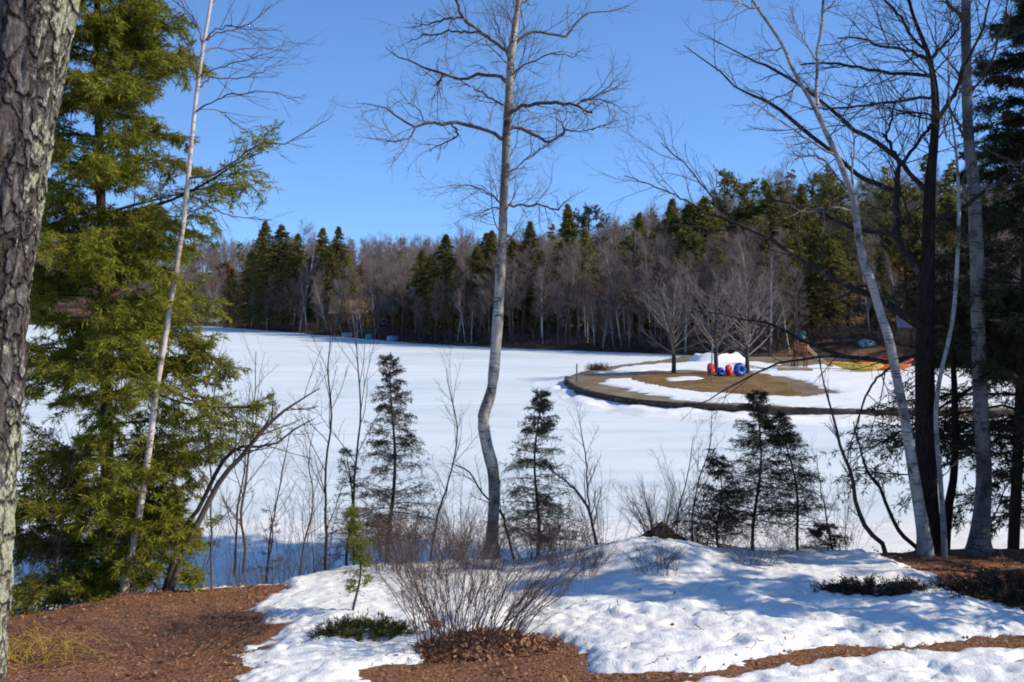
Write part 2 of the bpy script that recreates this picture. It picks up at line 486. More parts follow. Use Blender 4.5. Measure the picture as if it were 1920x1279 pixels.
xs = np.concatenate([np.linspace(-1500, -150, 30), np.linspace(-145, 130, 140), np.linspace(140, 420, 20)])
ys = np.linspace(12.5, 330, 160)
gx, gy = np.meshgrid(xs, ys)
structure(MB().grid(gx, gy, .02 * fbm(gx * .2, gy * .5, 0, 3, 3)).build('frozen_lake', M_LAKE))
xs = np.arange(-13, 14, .09); ys = np.arange(16.2, 25, .09)
gx, gy = np.meshgrid(xs, ys)
hh = .05 * np.clip(fbm(gx * .55, gy * 1.6, 0, 71, 4) + .1, -.1, 2) + .016 * fbm(gx * 3, gy * 5, 0, 72, 3)
edge = np.clip((25 - gy) / 4, 0, 1) * np.clip((13 - np.abs(gx)) / 3, 0, 1)
structure(MB().grid(gx, gy, .035 + hh * edge - .09 * (1 - edge)).build('shore_snow', M_SNOW))
# ------------------------------------------------------------------ the beach peninsula
HB = .42
PEN_PX = [(1063, 706), (1061, 712), (1070, 721), (1100, 733), (1150, 743), (1200, 750), (1250, 754), (1330, 759), (1420, 763), (1520, 766), (1640, 769),
          (1800, 771), (2200, 771), (2200, 690), (1700, 672), (1290, 667), (1230, 676), (1160, 685), (1110, 692)]
PEN = np.array([PZ(x, y, HB)[:2] for x, y in PEN_PX])
def pen_z(X, Y):
    s = poly_sd(X, Y, PEN)
    cx, cy = PZ(1380, 712, HB)[:2]
    m = .16 * np.exp(-((X - cx) / 5.5) ** 2 - ((Y - cy) / 4.5) ** 2)
    return HB + m + .03 * fbm(X * .7, Y * .7, 0, 15, 3), s
xs = np.arange(2.0, 30, .22); ys = np.arange(40, 96, .22)
gx, gy = np.meshgrid(xs, ys)
pz, ps = pen_z(gx, gy)
structure(MB().grid(gx, gy, np.where(ps > -.05, pz, -.3), ps > -.25).build('beach_sand', M_SAND))
def sheet(name, px, zoff, mat, noise=.5, soft=.35, xs=None, ys=None, level=HB):
    poly = np.array([PZ(x, y, level)[:2] for x, y in px])
    lo, hi = poly.min(0) - 1, poly.max(0) + 1
    a, b = np.meshgrid(np.arange(lo[0], hi[0], .14), np.arange(lo[1], hi[1], .14))
    z0, s0 = pen_z(a, b)
    s = poly_sd(a, b, poly) + noise * fbm(a * .55, b * .4, 0, 91 + len(px), 3) + noise * .6 * fbm(a * 2.2, b * 1.3, 0, 17 + len(px), 3)
    zz = z0 + zoff * sstep((s + .1) / soft) - .06 * (s < -.1)
    return structure(MB().grid(a, b, np.where(s0 > .15, zz, -.4), (s > -.3) & (s0 > .05)).build(name, mat))
sheet('dead_grass', [(1175, 706), (1215, 699), (1300, 697), (1420, 700), (1470, 714), (1512, 732), (1495, 737), (1430, 738), (1340, 734), (1250, 724), (1190, 715)], .07, M_DEADGRASS, .35, level=HB + .14)
sheet('snow_patch', [(1128, 712), (1180, 712), (1230, 726), (1290, 733), (1380, 740), (1500, 745), (1555, 737), (1500, 718), (1450, 704), (1420, 699), (1440, 694), (1510, 689), (1620, 690), (2100, 700), (2100, 762),
                     (1640, 766), (1500, 761), (1400, 757), (1300, 752), (1230, 744), (1180, 733), (1140, 721)], .07, M_SNOW, .45)
sheet('snow_patch', [(1120, 700), (1165, 689), (1300, 679), (1420, 679), (1470, 684), (1420, 694), (1330, 696), (1260, 694), (1180, 698)], .07, M_SNOW, .35)
sheet('snow_patch', [(1425, 692), (1500, 688), (1560, 683), (1640, 688), (2100, 698), (2100, 722), (1520, 722), (1470, 706)], .08, M_SNOW, .3)
sheet('snow_patch', [(1225, 719), (1250, 714), (1310, 713), (1315, 717), (1270, 722)], .11, M_SNOW, .4)
# snow banked along the outside of the beach wall, on the ice
a, b = np.meshgrid(np.arange(0, 30, .2), np.arange(36, 76, .2))
s0 = -poly_sd(a, b, PEN)
w_ = 1.7 + .9 * fbm(a * .25, b * .25, 0, 47, 3)
zz = np.where(s0 > -.3, .20 * sstep((w_ - s0) / 1.0) * (.75 + .5 * fbm(a * .9, b * .9, 0, 48, 3)), -.3) + .02
structure(MB().grid(a, b, np.where(s0 > w_ + .3, -.1, zz), (s0 > -.6) & (s0 < w_ + .8)).build('snow_berm', M_SNOW))
# the retaining wall round the beach: a row of weathered timbers
seg = PEN[:13]
t = thing('retaining_wall', 'low weathered timber edging wall curving round the sandy beach above the ice', 'wall', (float(seg[4, 0]), float(seg[4, 1]), 0))
M_TIMBER = simple('weathered_timber', (.075, .056, .042), .5, 3, .9, .1, .5)
cum = np.concatenate([[0], np.cumsum(np.linalg.norm(np.diff(seg, axis=0), axis=1))])
for k, sx in enumerate(np.arange(0, cum[-1] - 2.3, 2.4)):
    if k > 24: break
    p0 = np.array([np.interp(sx, cum, seg[:, i]) for i in (0, 1)]); p1 = np.array([np.interp(sx + 2.38, cum, seg[:, i]) for i in (0, 1)])
    m = MB()
    for q in range(2):
        c = (p0 + p1) / 2
        m.box((c[0], c[1], .115 + .215 * q + R.uniform(-.01, .02)), (np.linalg.norm(p1 - p0), .20, .21), math.atan2(p1[1] - p0[1], p1[0] - p0[0]), bev=.02)
    m.build('timber', M_TIMBER, t, False)

# ------------------------------------------------------------------ growing trees
def unit(v): return v / (np.linalg.norm(v, axis=-1, keepdims=True) + 1e-12)

def spawn(pts, rad, k, L, t=(.2, 1.0), ang=(.8, .2), up=.1, wig=.12, n=5, rr=.6, rmax=1.0, rend=.4, plane=None, rmin=.0):
    """k children along each parent polyline; L = (lo, hi) lengths or an array over parents"""
    pts = np.asarray(pts, float); rad = np.asarray(rad, float)
    if pts.ndim == 2: pts, rad = pts[None], rad[None]
    N, Q, _ = pts.shape
    M = N * k
    par = np.repeat(np.arange(N), k)
    tt = (np.tile((np.arange(k) + .5) / k, N) + R.uniform(-.5, .5, M) / k) * (t[1] - t[0]) + t[0]
    f = np.clip(tt, 0, .999) * (Q - 1); i = f.astype(int); a = (f - i)[:, None]
    p0 = pts[par, i] * (1 - a) + pts[par, i + 1] * a
    tg = unit(pts[par, i + 1] - pts[par, i])
    r0 = np.clip((rad[par, i] * (1 - a[:, 0]) + rad[par, i + 1] * a[:, 0]) * rr, rmin, rmax)
    rv = R.normal(size=(M, 3))
    if plane is not None: rv[:, 2] *= plane
    pr = unit(rv - (rv * tg).sum(1, keepdims=True) * tg)
    an = R.normal(ang[0], ang[1], M)[:, None]
    d = unit(np.cos(an) * tg + np.sin(an) * pr)
    Ls = R.uniform(L[0], L[1], M) if isinstance(L, tuple) else np.asarray(L)[par] * R.uniform(.6, 1.15, M)
    Ls = Ls * (1.12 - .45 * tt)
    out = np.empty((M, n, 3)); out[:, 0] = p0
    for q in range(1, n):
        d = d + R.normal(size=(M, 3)) * wig; d[:, 2] += up / (n - 1); d = unit(d)
        out[:, q] = out[:, q - 1] + d * (Ls / (n - 1))[:, None]
    rd = r0[:, None] * (1 - (1 - rend) * np.linspace(0, 1, n))[None]
    return out, rd

def catmull(ctrl, n):
    c = np.asarray(ctrl, float)
    if len(c) == 2: c = np.vstack([c[0], (c[0] + c[1]) / 2, c[1]])
    e = np.vstack([2 * c[0] - c[1], c, 2 * c[-1] - c[-2]])
    m = len(c) - 1
    t = np.linspace(0, m - 1e-6, n); i = t.astype(int); f = (t - i)[:, None]
    a, b, cc, d = e[i], e[i + 1], e[i + 2], e[i + 3]
    return .5 * ((2 * b) + (-a + cc) * f + (2 * a - 5 * b + 4 * cc - d) * f ** 2 + (-a + 3 * b - 3 * cc + d) * f ** 3)

def px_path(pp, d, n=24, dd=0.0, wob=.0):
    """pixel polyline (x, y, width_px) -> points and radii d metres out, drifting dd metres in depth along it"""
    c = np.array([list(P(q[0], q[1], d + dd * k / max(1, len(pp) - 1))) + [q[2] * (d + dd * k / max(1, len(pp) - 1)) / FPX / 2] for k, q in enumerate(pp)])
    o = catmull(c, n)
    if wob: o[1:-1, :3] += R.normal(size=(n - 2, 3)) * wob
    return o[:, :3], np.maximum(o[:, 3], .0012)

def knobby(pts, rad, amp, s):
    return rad * (1 + amp * fbm(np.arange(len(rad)) * .55, s * 7.3, 0, s, 3))

def trunk_tube(m, pts, rad, sides=14, amp=.05, seed=1, flare=0.0):
    n = len(pts)
    rad = knobby(pts, rad, amp, seed)
    if flare: rad = rad * (1 + flare * np.exp(-np.linspace(0, 1, n) * 18))
    m.tubes(pts, rad, sides)
    return rad

def twigs(m, parents, spec, sides=3):
    """parents: list of (pts, rad); spec: list of dicts handed to spawn level by level"""
    allp = None
    Q = 10
    pp = np.stack([catmull(p, Q) if len(p) != Q else p for p, r in parents])
    rr = np.stack([np.interp(np.linspace(0, 1, Q), np.linspace(0, 1, len(r)), r) for p, r in parents])
    lens = np.linalg.norm(np.diff(pp, axis=1), axis=2).sum(1)
    last = None
    for lv, sp in enumerate(spec):
        sp = dict(sp)
        fr = sp.pop('frac', None); sd = sp.pop('sides', sides)
        if fr: sp['L'] = lens * fr
        pp, rr = spawn(pp, rr, **sp)
        lens = np.linalg.norm(np.diff(pp, axis=1), axis=2).sum(1)
        m.tubes(pp, rr, sd)
        last = (pp, rr)
    return last

def sprays(m, pts, k, L, W, droop=.25, t=(.05, 1.0), flat=.85, rlo=0.0, rhi=1.0):
    """needle sprays along each twig of pts (N, Q, 3): flat, mostly level"""
    N, Q, _ = pts.shape
    M = N * k
    par = np.repeat(np.arange(N), k)
    tt = R.uniform(t[0], t[1], M)
    f = np.clip(tt, 0, .999) * (Q - 1); i = f.astype(int); a = (f - i)[:, None]
    o = pts[par, i] * (1 - a) + pts[par, i + 1] * a
    tg = unit(pts[par, i + 1] - pts[par, i])
    side = unit(np.cross(tg, np.array([0, 0, 1.0])) + 1e-6) * R.choice([-1.0, 1.0], M)[:, None]
    d = tg * R.uniform(.35, 1.0, M)[:, None] + side * R.uniform(.3, 1.0, M)[:, None] + R.normal(size=(M, 3)) * flat * .5
    d[:, 2] -= droop * R.random(M)
    nrm = np.array([0, 0, 1.0]) + R.normal(size=(M, 3)) * flat
    m.leaves(o, d, nrm, R.uniform(*L, M), R.uniform(*W, M), R.uniform(rlo, rhi, M))

def hemlock(name, label, base, H, prof, nb, mats, group=None, lean=(0, 0), z0=.08, r0=None, k2=(16, 6), spr=7, sl=(.045, .10), sw=(.014, .026), arc=None,
            extra=(), azbias=None, droop=-.25, cat='tree', dens_top=1.0, wood=None):
    """a conifer with drooping flat boughs; prof(h) gives bough length at relative height h"""
    root = thing(name, label, cat, base, group)
    base = np.asarray(base, float)
    hs = np.linspace(0, 1, 26)
    pts = base + np.stack([lean[0] * hs + .05 * np.sin(hs * 7 + base[0]), lean[1] * hs, hs * H], 1)
    pts[0, 2] -= .25
    r0 = r0 or .012 * H
    rad = r0 * (1.02 - hs) ** .9 + .004
    mt = MB(); mt.tubes(pts, rad, 10)
    nb = int(nb)
    h = np.sort(z0 + (1 - z0) * R.random(nb) ** dens_top)
    az = np.cumsum(np.full(nb, 2.4)) + R.normal(size=nb) * .5
    if azbias is not None: az = np.where(R.random(nb) < azbias[1], azbias[0] + R.normal(size=nb) * .8, az)
    L = np.array([prof(q) for q in h]) * R.uniform(.62, 1.12, nb)
    n = 9
    st = np.stack([np.interp(h, hs, pts[:, i]) for i in range(3)], 1)
    d = np.stack([np.cos(az), np.sin(az), R.normal(.18, .15, nb) + .5 * np.clip(h - .75, 0, 1)], 1)
    bp = np.empty((nb, n, 3)); bp[:, 0] = st
    for q in range(1, n):
        d = unit(d); bp[:, q] = bp[:, q - 1] + d * (L / (n - 1))[:, None]
        d = d + R.normal(size=(nb, 3)) * .06; d[:, 2] += droop / (n - 1) * 1.6
    for e in extra:
        e = np.asarray(e, float); zt = min(max(e[0, 2] - .12, base[2] + .3), base[2] + H * .9)
        e = np.vstack([[np.interp(zt, pts[:, 2], pts[:, 0]), np.interp(zt, pts[:, 2], pts[:, 1]), zt], e])
        bp = np.concatenate([bp, catmull(e, n)[None]])
    L = np.linalg.norm(np.diff(bp, axis=1), axis=2).sum(1)
    br = np.clip(.010 * L[:, None], .004, .05) * np.linspace(1, .25, n)[None]
    mt.tubes(bp, br, 4)
    tw, tr = spawn(bp, br, k2[0], L * .36, (.12, 1.0), (.85, .18), -.25, .07, 5, .55, .008, .4, plane=.28, rmin=.002)
    mt.tubes(tw, tr, 3)
    L2 = np.linalg.norm(np.diff(tw, axis=1), axis=2).sum(1)
    t3, r3 = spawn(tw, tr, k2[1], L2 * .42, (.1, 1.0), (.8, .2), -.3, .07, 4, .6, .003, .5, plane=.3, rmin=.0012)
    mc = MB()
    mc.tubes(t3, r3, 3, .15)
    sprays(mc, tw, spr, sl, sw); sprays(mc, t3, spr, sl, sw)
    tr_ = mt.build('trunk', wood or M_WOOD, root)
    mc.build('crown', mats, root, False)
    return root

def bare_bush(name, label, base, spread, height, n, mat, cat='bush', group=None, r=.006, lean=(0, 0), k=(6, 4), brad=.25, base_dirs=None, tw=(.18, .5), wig=.06, leafy=None):
    base = np.asarray(base, float)
    root = thing(name, label, cat, base, group)
    m = MB()
    az = R.random(n) * 2 * PI; q = np.sqrt(R.random(n))
    st = base + np.stack([np.cos(az) * q * brad, np.sin(az) * q * brad * .8, np.full(n, -.06)], 1)
    st[:, 2] = np.maximum(gz_near(st[:, 0], st[:, 1]), 0) - .04
    sp = spread * q * R.uniform(.6, 1.15, n)
    tip = np.stack([np.cos(az) * sp + lean[0], np.sin(az) * sp * .8 + lean[1], height * R.uniform(.55, 1.05, n)], 1)
    t = np.linspace(0, 1, 9)
    pts = st[:, None] + tip[:, None] * np.stack([t ** 1.25, t ** 1.25, t ** .9], 1)[None] + np.cumsum(R.normal(size=(n, 9, 3)), 1) * wig * .12
    rad = np.full(n, r)[:, None] * R.uniform(.6, 1.2, n)[:, None] * np.linspace(1, .35, 9)[None]
    m.tubes(pts, rad, 4)
    m.build('stems', mat, root)
    m2 = MB()
    a, b = spawn(pts, rad, k[0], (tw[0], tw[1]), (.35, 1.0), (.55, .2), .08, .1, 5, .6, .004, .4, rmin=.0014)
    m2.tubes(a, b, 3)
    a2, b2 = spawn(a, b, k[1], (tw[0] * .4, tw[1] * .5), (.3, 1.0), (.6, .2), .08, .12, 4, .7, .0025, .5, rmin=.0011)
    m2.tubes(a2, b2, 3)
    m2.build('twigs', mat, root)
    if leafy:
        ml = MB(); sprays(ml, a2, leafy[1], leafy[2], leafy[3], .1, (.2, 1), .8); ml.build('leaves', leafy[0], root, False)
    return root

def sapling(name, label, pp, d, mat, group=None, cat='sapling', k=(9, 4, 2), tl=.22, dd=.0, t=(.3, 1.0), up=.3, ang=.65, tw_mat=None, sides=6):
    """a thin bare tree following a pixel polyline"""
    pts, rad = px_path(pp, d, 16, dd, .006)
    base = pts[0].copy()
    root = thing(name, label, cat, base, group)
    m = MB(); m.tubes(pts, rad, sides); m.build('trunk', mat, root)
    m2 = MB()
    H = np.linalg.norm(pts[-1] - pts[0])
    twigs(m2, [(pts, rad)], [dict(k=k[0], L=(tl * H * .5, tl * H * 1.2), t=t, ang=(ang, .15), up=up, wig=.08, n=6, rr=.55, rmax=.012, rmin=.0025),
                             dict(k=k[1], frac=.42, t=(.25, 1.0), ang=(.65, .2), up=.12, wig=.1, n=5, rr=.65, rmax=.006, rmin=.0017),
                             dict(k=k[2], frac=.45, t=(.3, 1.0), ang=(.6, .2), up=.05, wig=.1, n=4, rr=.7, rmax=.004, rmin=.0012)])
    m2.build('crown', tw_mat or mat, root)
    return root

# ------------------------------------------------------------------ the big lichened trunk beside the camera
def big_trunk():
    d = 4.3
    H = 9.0
    ax0, ax1 = P(-106, 1279, d), P(44, 0, d)
    dirn = (ax1 - ax0) / (ax1[2] - ax0[2])
    zb = float(gz_near(ax0[0], ax0[1])) - .3
    nt, nz = 260, 620
    th = np.linspace(0, 2 * PI, nt, endpoint=False)
    zz = np.linspace(zb, zb + H, nz)
    T, Z = np.meshgrid(th, zz)
    base_r = .232 + .010 * np.sin(Z * 2.1) - .008 * (Z - 4)
    base_r = base_r + .16 * np.exp(-(Z - zb) / .35)
    cx, sx = np.cos(T), np.sin(T)
    wx, wy = cx * .23 + .012 * fbm(cx * 2, sx * 2, Z * 2.3, 5), sx * .23 + .012 * fbm(cx * 2, sx * 2, Z * 2.3, 8)
    f1 = vnoise(wx * 19, wy * 19, Z * 3.2, 3); f2 = vnoise(wx * 40, wy * 40, Z * 5.5, 4); f3 = fbm(wx * 110, wy * 110, Z * 36, 6, 3)
    ridge = 1 - np.abs(f1) * 2.0
    ridge2 = 1 - np.abs(f2) * 2
    r = base_r - .014 * np.clip(ridge, -1, 1) - .008 * ridge2 + .0045 * f3 + .012 * fbm(cx * 1.5, sx * 1.5, Z * .8, 9)
    X = ax0[0] + dirn[0] * (Z - ax0[2]) + r * cx - .058 * np.sin(PI * np.clip((Z - ax0[2]) / (ax1[2] - ax0[2]), 0, 1))
    Y = ax0[1] + dirn[1] * (Z - ax0[2]) + r * sx
    v = np.stack([X, Y, Z], -1).reshape(-1, 3)
    idx = np.arange(nt * nz).reshape(nz, nt); nx = np.roll(idx, -1, 1)
    f = np.stack([idx[:-1], nx[:-1], nx[1:], idx[1:]], -1).reshape(-1, 4)
    n = NT('lichened_furrowed_bark', .95, .1)
    a = n.noise((30, 30, 7), 6, .7); b = n.noise((70, 70, 40), 5, .7, 3); pl = n.noise((24, 24, 15), 6, .75, 8); pl2 = n.noise((4.0, 4.0, 1.6), 3, .6, 12)
    c = n.ramp(a, (.36, (.055, .041, .034)), (.5, (.155, .13, .115)), (.64, (.33, .295, .275)))
    c = n.mix(n.ramp(b, (.42, .6), (.58, 0.0)), c, (.07, .053, .044))
    wv = n.n('ShaderNodeMapping'); wv.inputs['Scale'].default_value = (15, 15, 5.5)
    wn = n.n('ShaderNodeTexNoise'); wn.inputs['Scale'].default_value = 9; wn.inputs['Detail'].default_value = 3
    n.l(n.tc.outputs['Object'], wn.inputs['Vector'])
    wm = n.mix(.09, n.tc.outputs['Object'], wn.outputs['Color'])
    n.l(wm, wv.inputs[0])
    vo = n.n('ShaderNodeTexVoronoi'); vo.feature = 'DISTANCE_TO_EDGE'; vo.inputs['Scale'].default_value = 1; n.l(wv.outputs[0], vo.inputs['Vector'])
    crack = n.ramp(vo.outputs['Distance'], (.02, 1.0), (.11, 0.0))
    c = n.mix(n.math('MULTIPLY', crack, .55), c, (.022, .015, .012))
    sep = n.n('ShaderNodeSeparateXYZ'); n.l(n.tc.outputs['Object'], sep.inputs[0])
    # lichen thickest on the lit (right hand) flank, some plates elsewhere
    lean = n.math('MULTIPLY', sep.outputs['Z'], float(-dirn[0]))
    flank = n.math('MULTIPLY', n.math('ADD', sep.outputs['X'], lean), 4.2)
    amt = n.math('ADD', n.math('ADD', n.math('ADD', n.math('MULTIPLY', pl, .6), n.math('MULTIPLY', b, .42)), n.math('MULTIPLY', n.math('SUBTRACT', pl2, .5), .5)), n.math('MULTIPLY', n.math('SUBTRACT', flank, .70), .46))
    lic = n.mix(n.ramp(b, (.4, 0.0), (.6, 1.0)), (.26, .26, .16), (.60, .60, .42))
    lf = n.math('MULTIPLY', n.ramp(amt, (.515, 0.0), (.57, .95)), n.math('SUBTRACT', 1.0, n.math('MULTIPLY', crack, .7)))
    c = n.mix(lf, c, lic)
    moss = n.ramp(n.noise((6, 6, 2.5), 5, .7, 20), (.66, 0.0), (.72, .7))
    c = n.mix(moss, c, (.10, .06, .015))
    n.col(c).bump(n.math('ADD', n.math('MULTIPLY', b, .6), n.math('MULTIPLY', crack, -1.2)), 1.0, .02)
    m = MB().raw(v, f)
    base = (float(ax0[0] + dirn[0] * (zb + .3 - ax0[2])), float(ax0[1]), zb + .3)
    root = thing('old_tree', 'thick leaning trunk with furrowed bark and pale green lichen, close at the left edge', 'tree', base)
    m.build('trunk', n.m, root)
    # crown above the frame
    mt = MB()
    top = np.array([X[-1].mean(), Y[-1].mean(), zz[-1]])
    par = []
    for k in range(7):
        a_ = k * .9; q = catmull([top - [0, 0, .3], top + [math.cos(a_) * .8, math.sin(a_) * .8, 1.2], top + [math.cos(a_) * 1.9, math.sin(a_) * 1.9, 3.4]], 12)
        rr = np.linspace(.085, .02, 12); mt.tubes(q, rr, 8); par.append((q, rr))
    mt.build('limb', M_LIMB, root)
    m2 = MB()
    twigs(m2, par, [dict(k=6, L=(.6, 1.6), up=.3, rr=.5, rmax=.02, rmin=.004, n=6), dict(k=5, frac=.5, up=.1, rr=.6, rmax=.008, rmin=.002)])
    m2.build('crown', M_TWIG, root)
big_trunk()

# ------------------------------------------------------------------ the left hemlock and the birch in it
HEM = on_ground(196, 1128, 14.4)
def prof_l(h):
    return float(np.interp(h, [0, .1, .3, .5, .62, .75, 1], [1.62, 1.68, 1.62, 1.52, 1.40, 1.15, .2]))
ex = [[P(255, 395, 14.4), P(330, 372, 14.1), P(400, 335, 13.9), P(445, 305, 13.8), P(492, 285, 13.7)],
      [P(250, 385, 14.4), P(330, 365, 14.5), P(400, 350, 14.5), P(470, 345, 14.4)],
      [P(260, 730, 14.4), P(340, 755, 14.2), P(410, 765, 14.1), P(488, 762, 14.0)],
      [P(250, 690, 14.4), P(330, 740, 14.3), P(390, 760, 14.2), P(445, 790, 14.2)],
      [P(250, 600, 14.4), P(330, 630, 14.2), P(385, 660, 14.1), P(412, 690, 14.0)],
      [P(260, 830, 14.4), P(320, 850, 14.1), P(370, 852, 13.9)],
      [P(260, 985, 14.4), P(320, 985, 14.1), P(378, 985, 13.9)],
      [P(240, 870, 14.4), P(310, 905, 14.1), P(350, 915, 13.9)]]
hemlock('hemlock_tree', 'tall bushy olive green hemlock with drooping boughs beside the lichened trunk', HEM, 13.6, prof_l, 222, M_HEM, z0=.02, lean=(.1, .1), r0=.10,
        k2=(18, 7), spr=19, sl=(.04, .14), sw=(.008, .020), extra=ex, dens_top=.95, azbias=(-1.35, .34))

def birch(name, label, pp, d, mat, sides=14, limbs=(), spec=None, flare=.0, tmat=None, lmat=None, group=None, tspawn=None, dd=0.0, n=60, amp=.05, seed=1, ws=1.0):
    pts, rad = px_path([(q[0], q[1], q[2] * ws) for q in pp], d, n, dd)
    pts[0, 2] -= .25
    base = np.array([pts[0, 0], pts[0, 1], max(float(gz_near(pts[0, 0], pts[0, 1])), 0)])
    root = thing(name, label, 'tree', base, group)
    m = MB(); trunk_tube(m, pts, rad, sides, amp, seed, flare); m.build('trunk', mat, root)
    par = []
    for lp in limbs:
        ddl = lp[0]
        best = None                                # root it on the trunk or on the limb it forks from
        for q, _r in [(pts, rad)] + par:
            ux, uy = to_px(q); dd_ = np.hypot(ux - lp[1][0][0], uy - lp[1][0][1]); k = int(np.argmin(dd_))
            if best is None or dd_[k] < best[0]: best = (dd_[k], q[k])
        p, r = px_path([(q[0], q[1], q[2] * .78) for q in lp[1]], best[1][1], 18, ddl, .010)
        p = p + (best[1] - p[0]) * np.linspace(1, 0, 18)[:, None] ** 2
        ml = MB(); ml.tubes(p, knobby(p, r, .12, int(lp[1][0][1])), 7); ml.build('limb', lmat or mat, root)
        par.append((p, r))
    mt = MB()
    if tspawn:
        t2, r2 = spawn(pts, rad, **tspawn)
        mt.tubes(t2, r2, 5)
        par += [(t2[k], r2[k]) for k in range(len(t2))]
    if par and spec: twigs(mt, par, spec)
    mt.build('crown', tmat or M_TWIG, root)
    return root

# slender birch in front of the hemlock
LB = [(229, 1128, 25), (246, 1040, 22), (262, 960, 20), (280, 840, 19), (292, 740, 18), (312, 620, 17), (331, 500, 16), (346, 400, 15), (357, 290, 13), (367, 190, 12),
      (380, 95, 11), (396, 0, 10), (415, -120, 8), (432, -260, 5), (445, -400, 2)]
lim = []
for (x, y, pts_) in [(370, 170, [(400, 60), (425, 55), (480, 45), (505, 15)]), (366, 195, [(395, 70), (440, 50), (470, 52), (540, 60)]), (362, 215, [(385, 95), (440, 95), (530, 90)])]: pass
LBL = [(-.5, [(381, 70, 4), (400, 55, 3.5), (437, 48, 3), (470, 55, 2.2), (530, 58, 1.4)]), (.3, [(377, 85, 4), (405, 68, 3.4), (445, 55, 3), (478, 38, 2.2), (510, 8, 1.3)]),
       (.6, [(374, 108, 4), (398, 96, 3), (440, 96, 2.5), (500, 90, 1.8), (565, 85, 1)]), (-.6, [(372, 148, 4), (400, 132, 3), (450, 118, 2.5), (500, 100, 1.6), (545, 78, 1)]),
       (.4, [(370, 158, 4.5), (398, 142, 3.4), (450, 145, 2.6), (490, 135, 1.8), (530, 112, 1)]), (-.4, [(366, 210, 4.5), (400, 190, 3.5), (440, 176, 3), (510, 174, 2), (560, 192, 1.1)]),
       (.5, [(367, 205, 3), (410, 208, 2.6), (440, 232, 1.8), (475, 250, 1)]), (-.8, [(352, 345, 6), (400, 335, 5.5), (440, 305, 5), (485, 275, 4), (540, 268, 2.8), (590, 240, 1.8), (625, 215, 1)]),
       (.5, [(350, 372, 4), (400, 395, 3), (450, 408, 2.2), (510, 412, 1.2)]), (.3, [(376, 95, 5), (370, 50, 4), (350, 20, 3), (330, -20, 2)]), (-.3, [(368, 140, 4), (360, 110, 3), (352, 85, 2)]),
       (.4, [(395, 5, 4), (430, -30, 3), (480, -50, 2)]), (.4, [(398, -20, 4), (450, -60, 3), (530, -90, 2)])]
LB_SPEC = [dict(k=9, L=(.25, .75), t=(.25, 1.0), ang=(.55, .2), up=.12, wig=.08, n=6, rr=.6, rmax=.006, rmin=.0022), dict(k=5, frac=.45, up=.05, ang=(.5, .2), wig=.1, n=4, rr=.6, rmax=.004, rmin=.0015)]
birch('birch_tree', 'slender pinkish white birch rising through the right side of the bushy hemlock', LB, 13.5, M_BIRCH_PINK, 12, LBL, LB_SPEC, .25, M_TWIG_DARK, M_TWIG, amp=.03, seed=4, ws=.63)

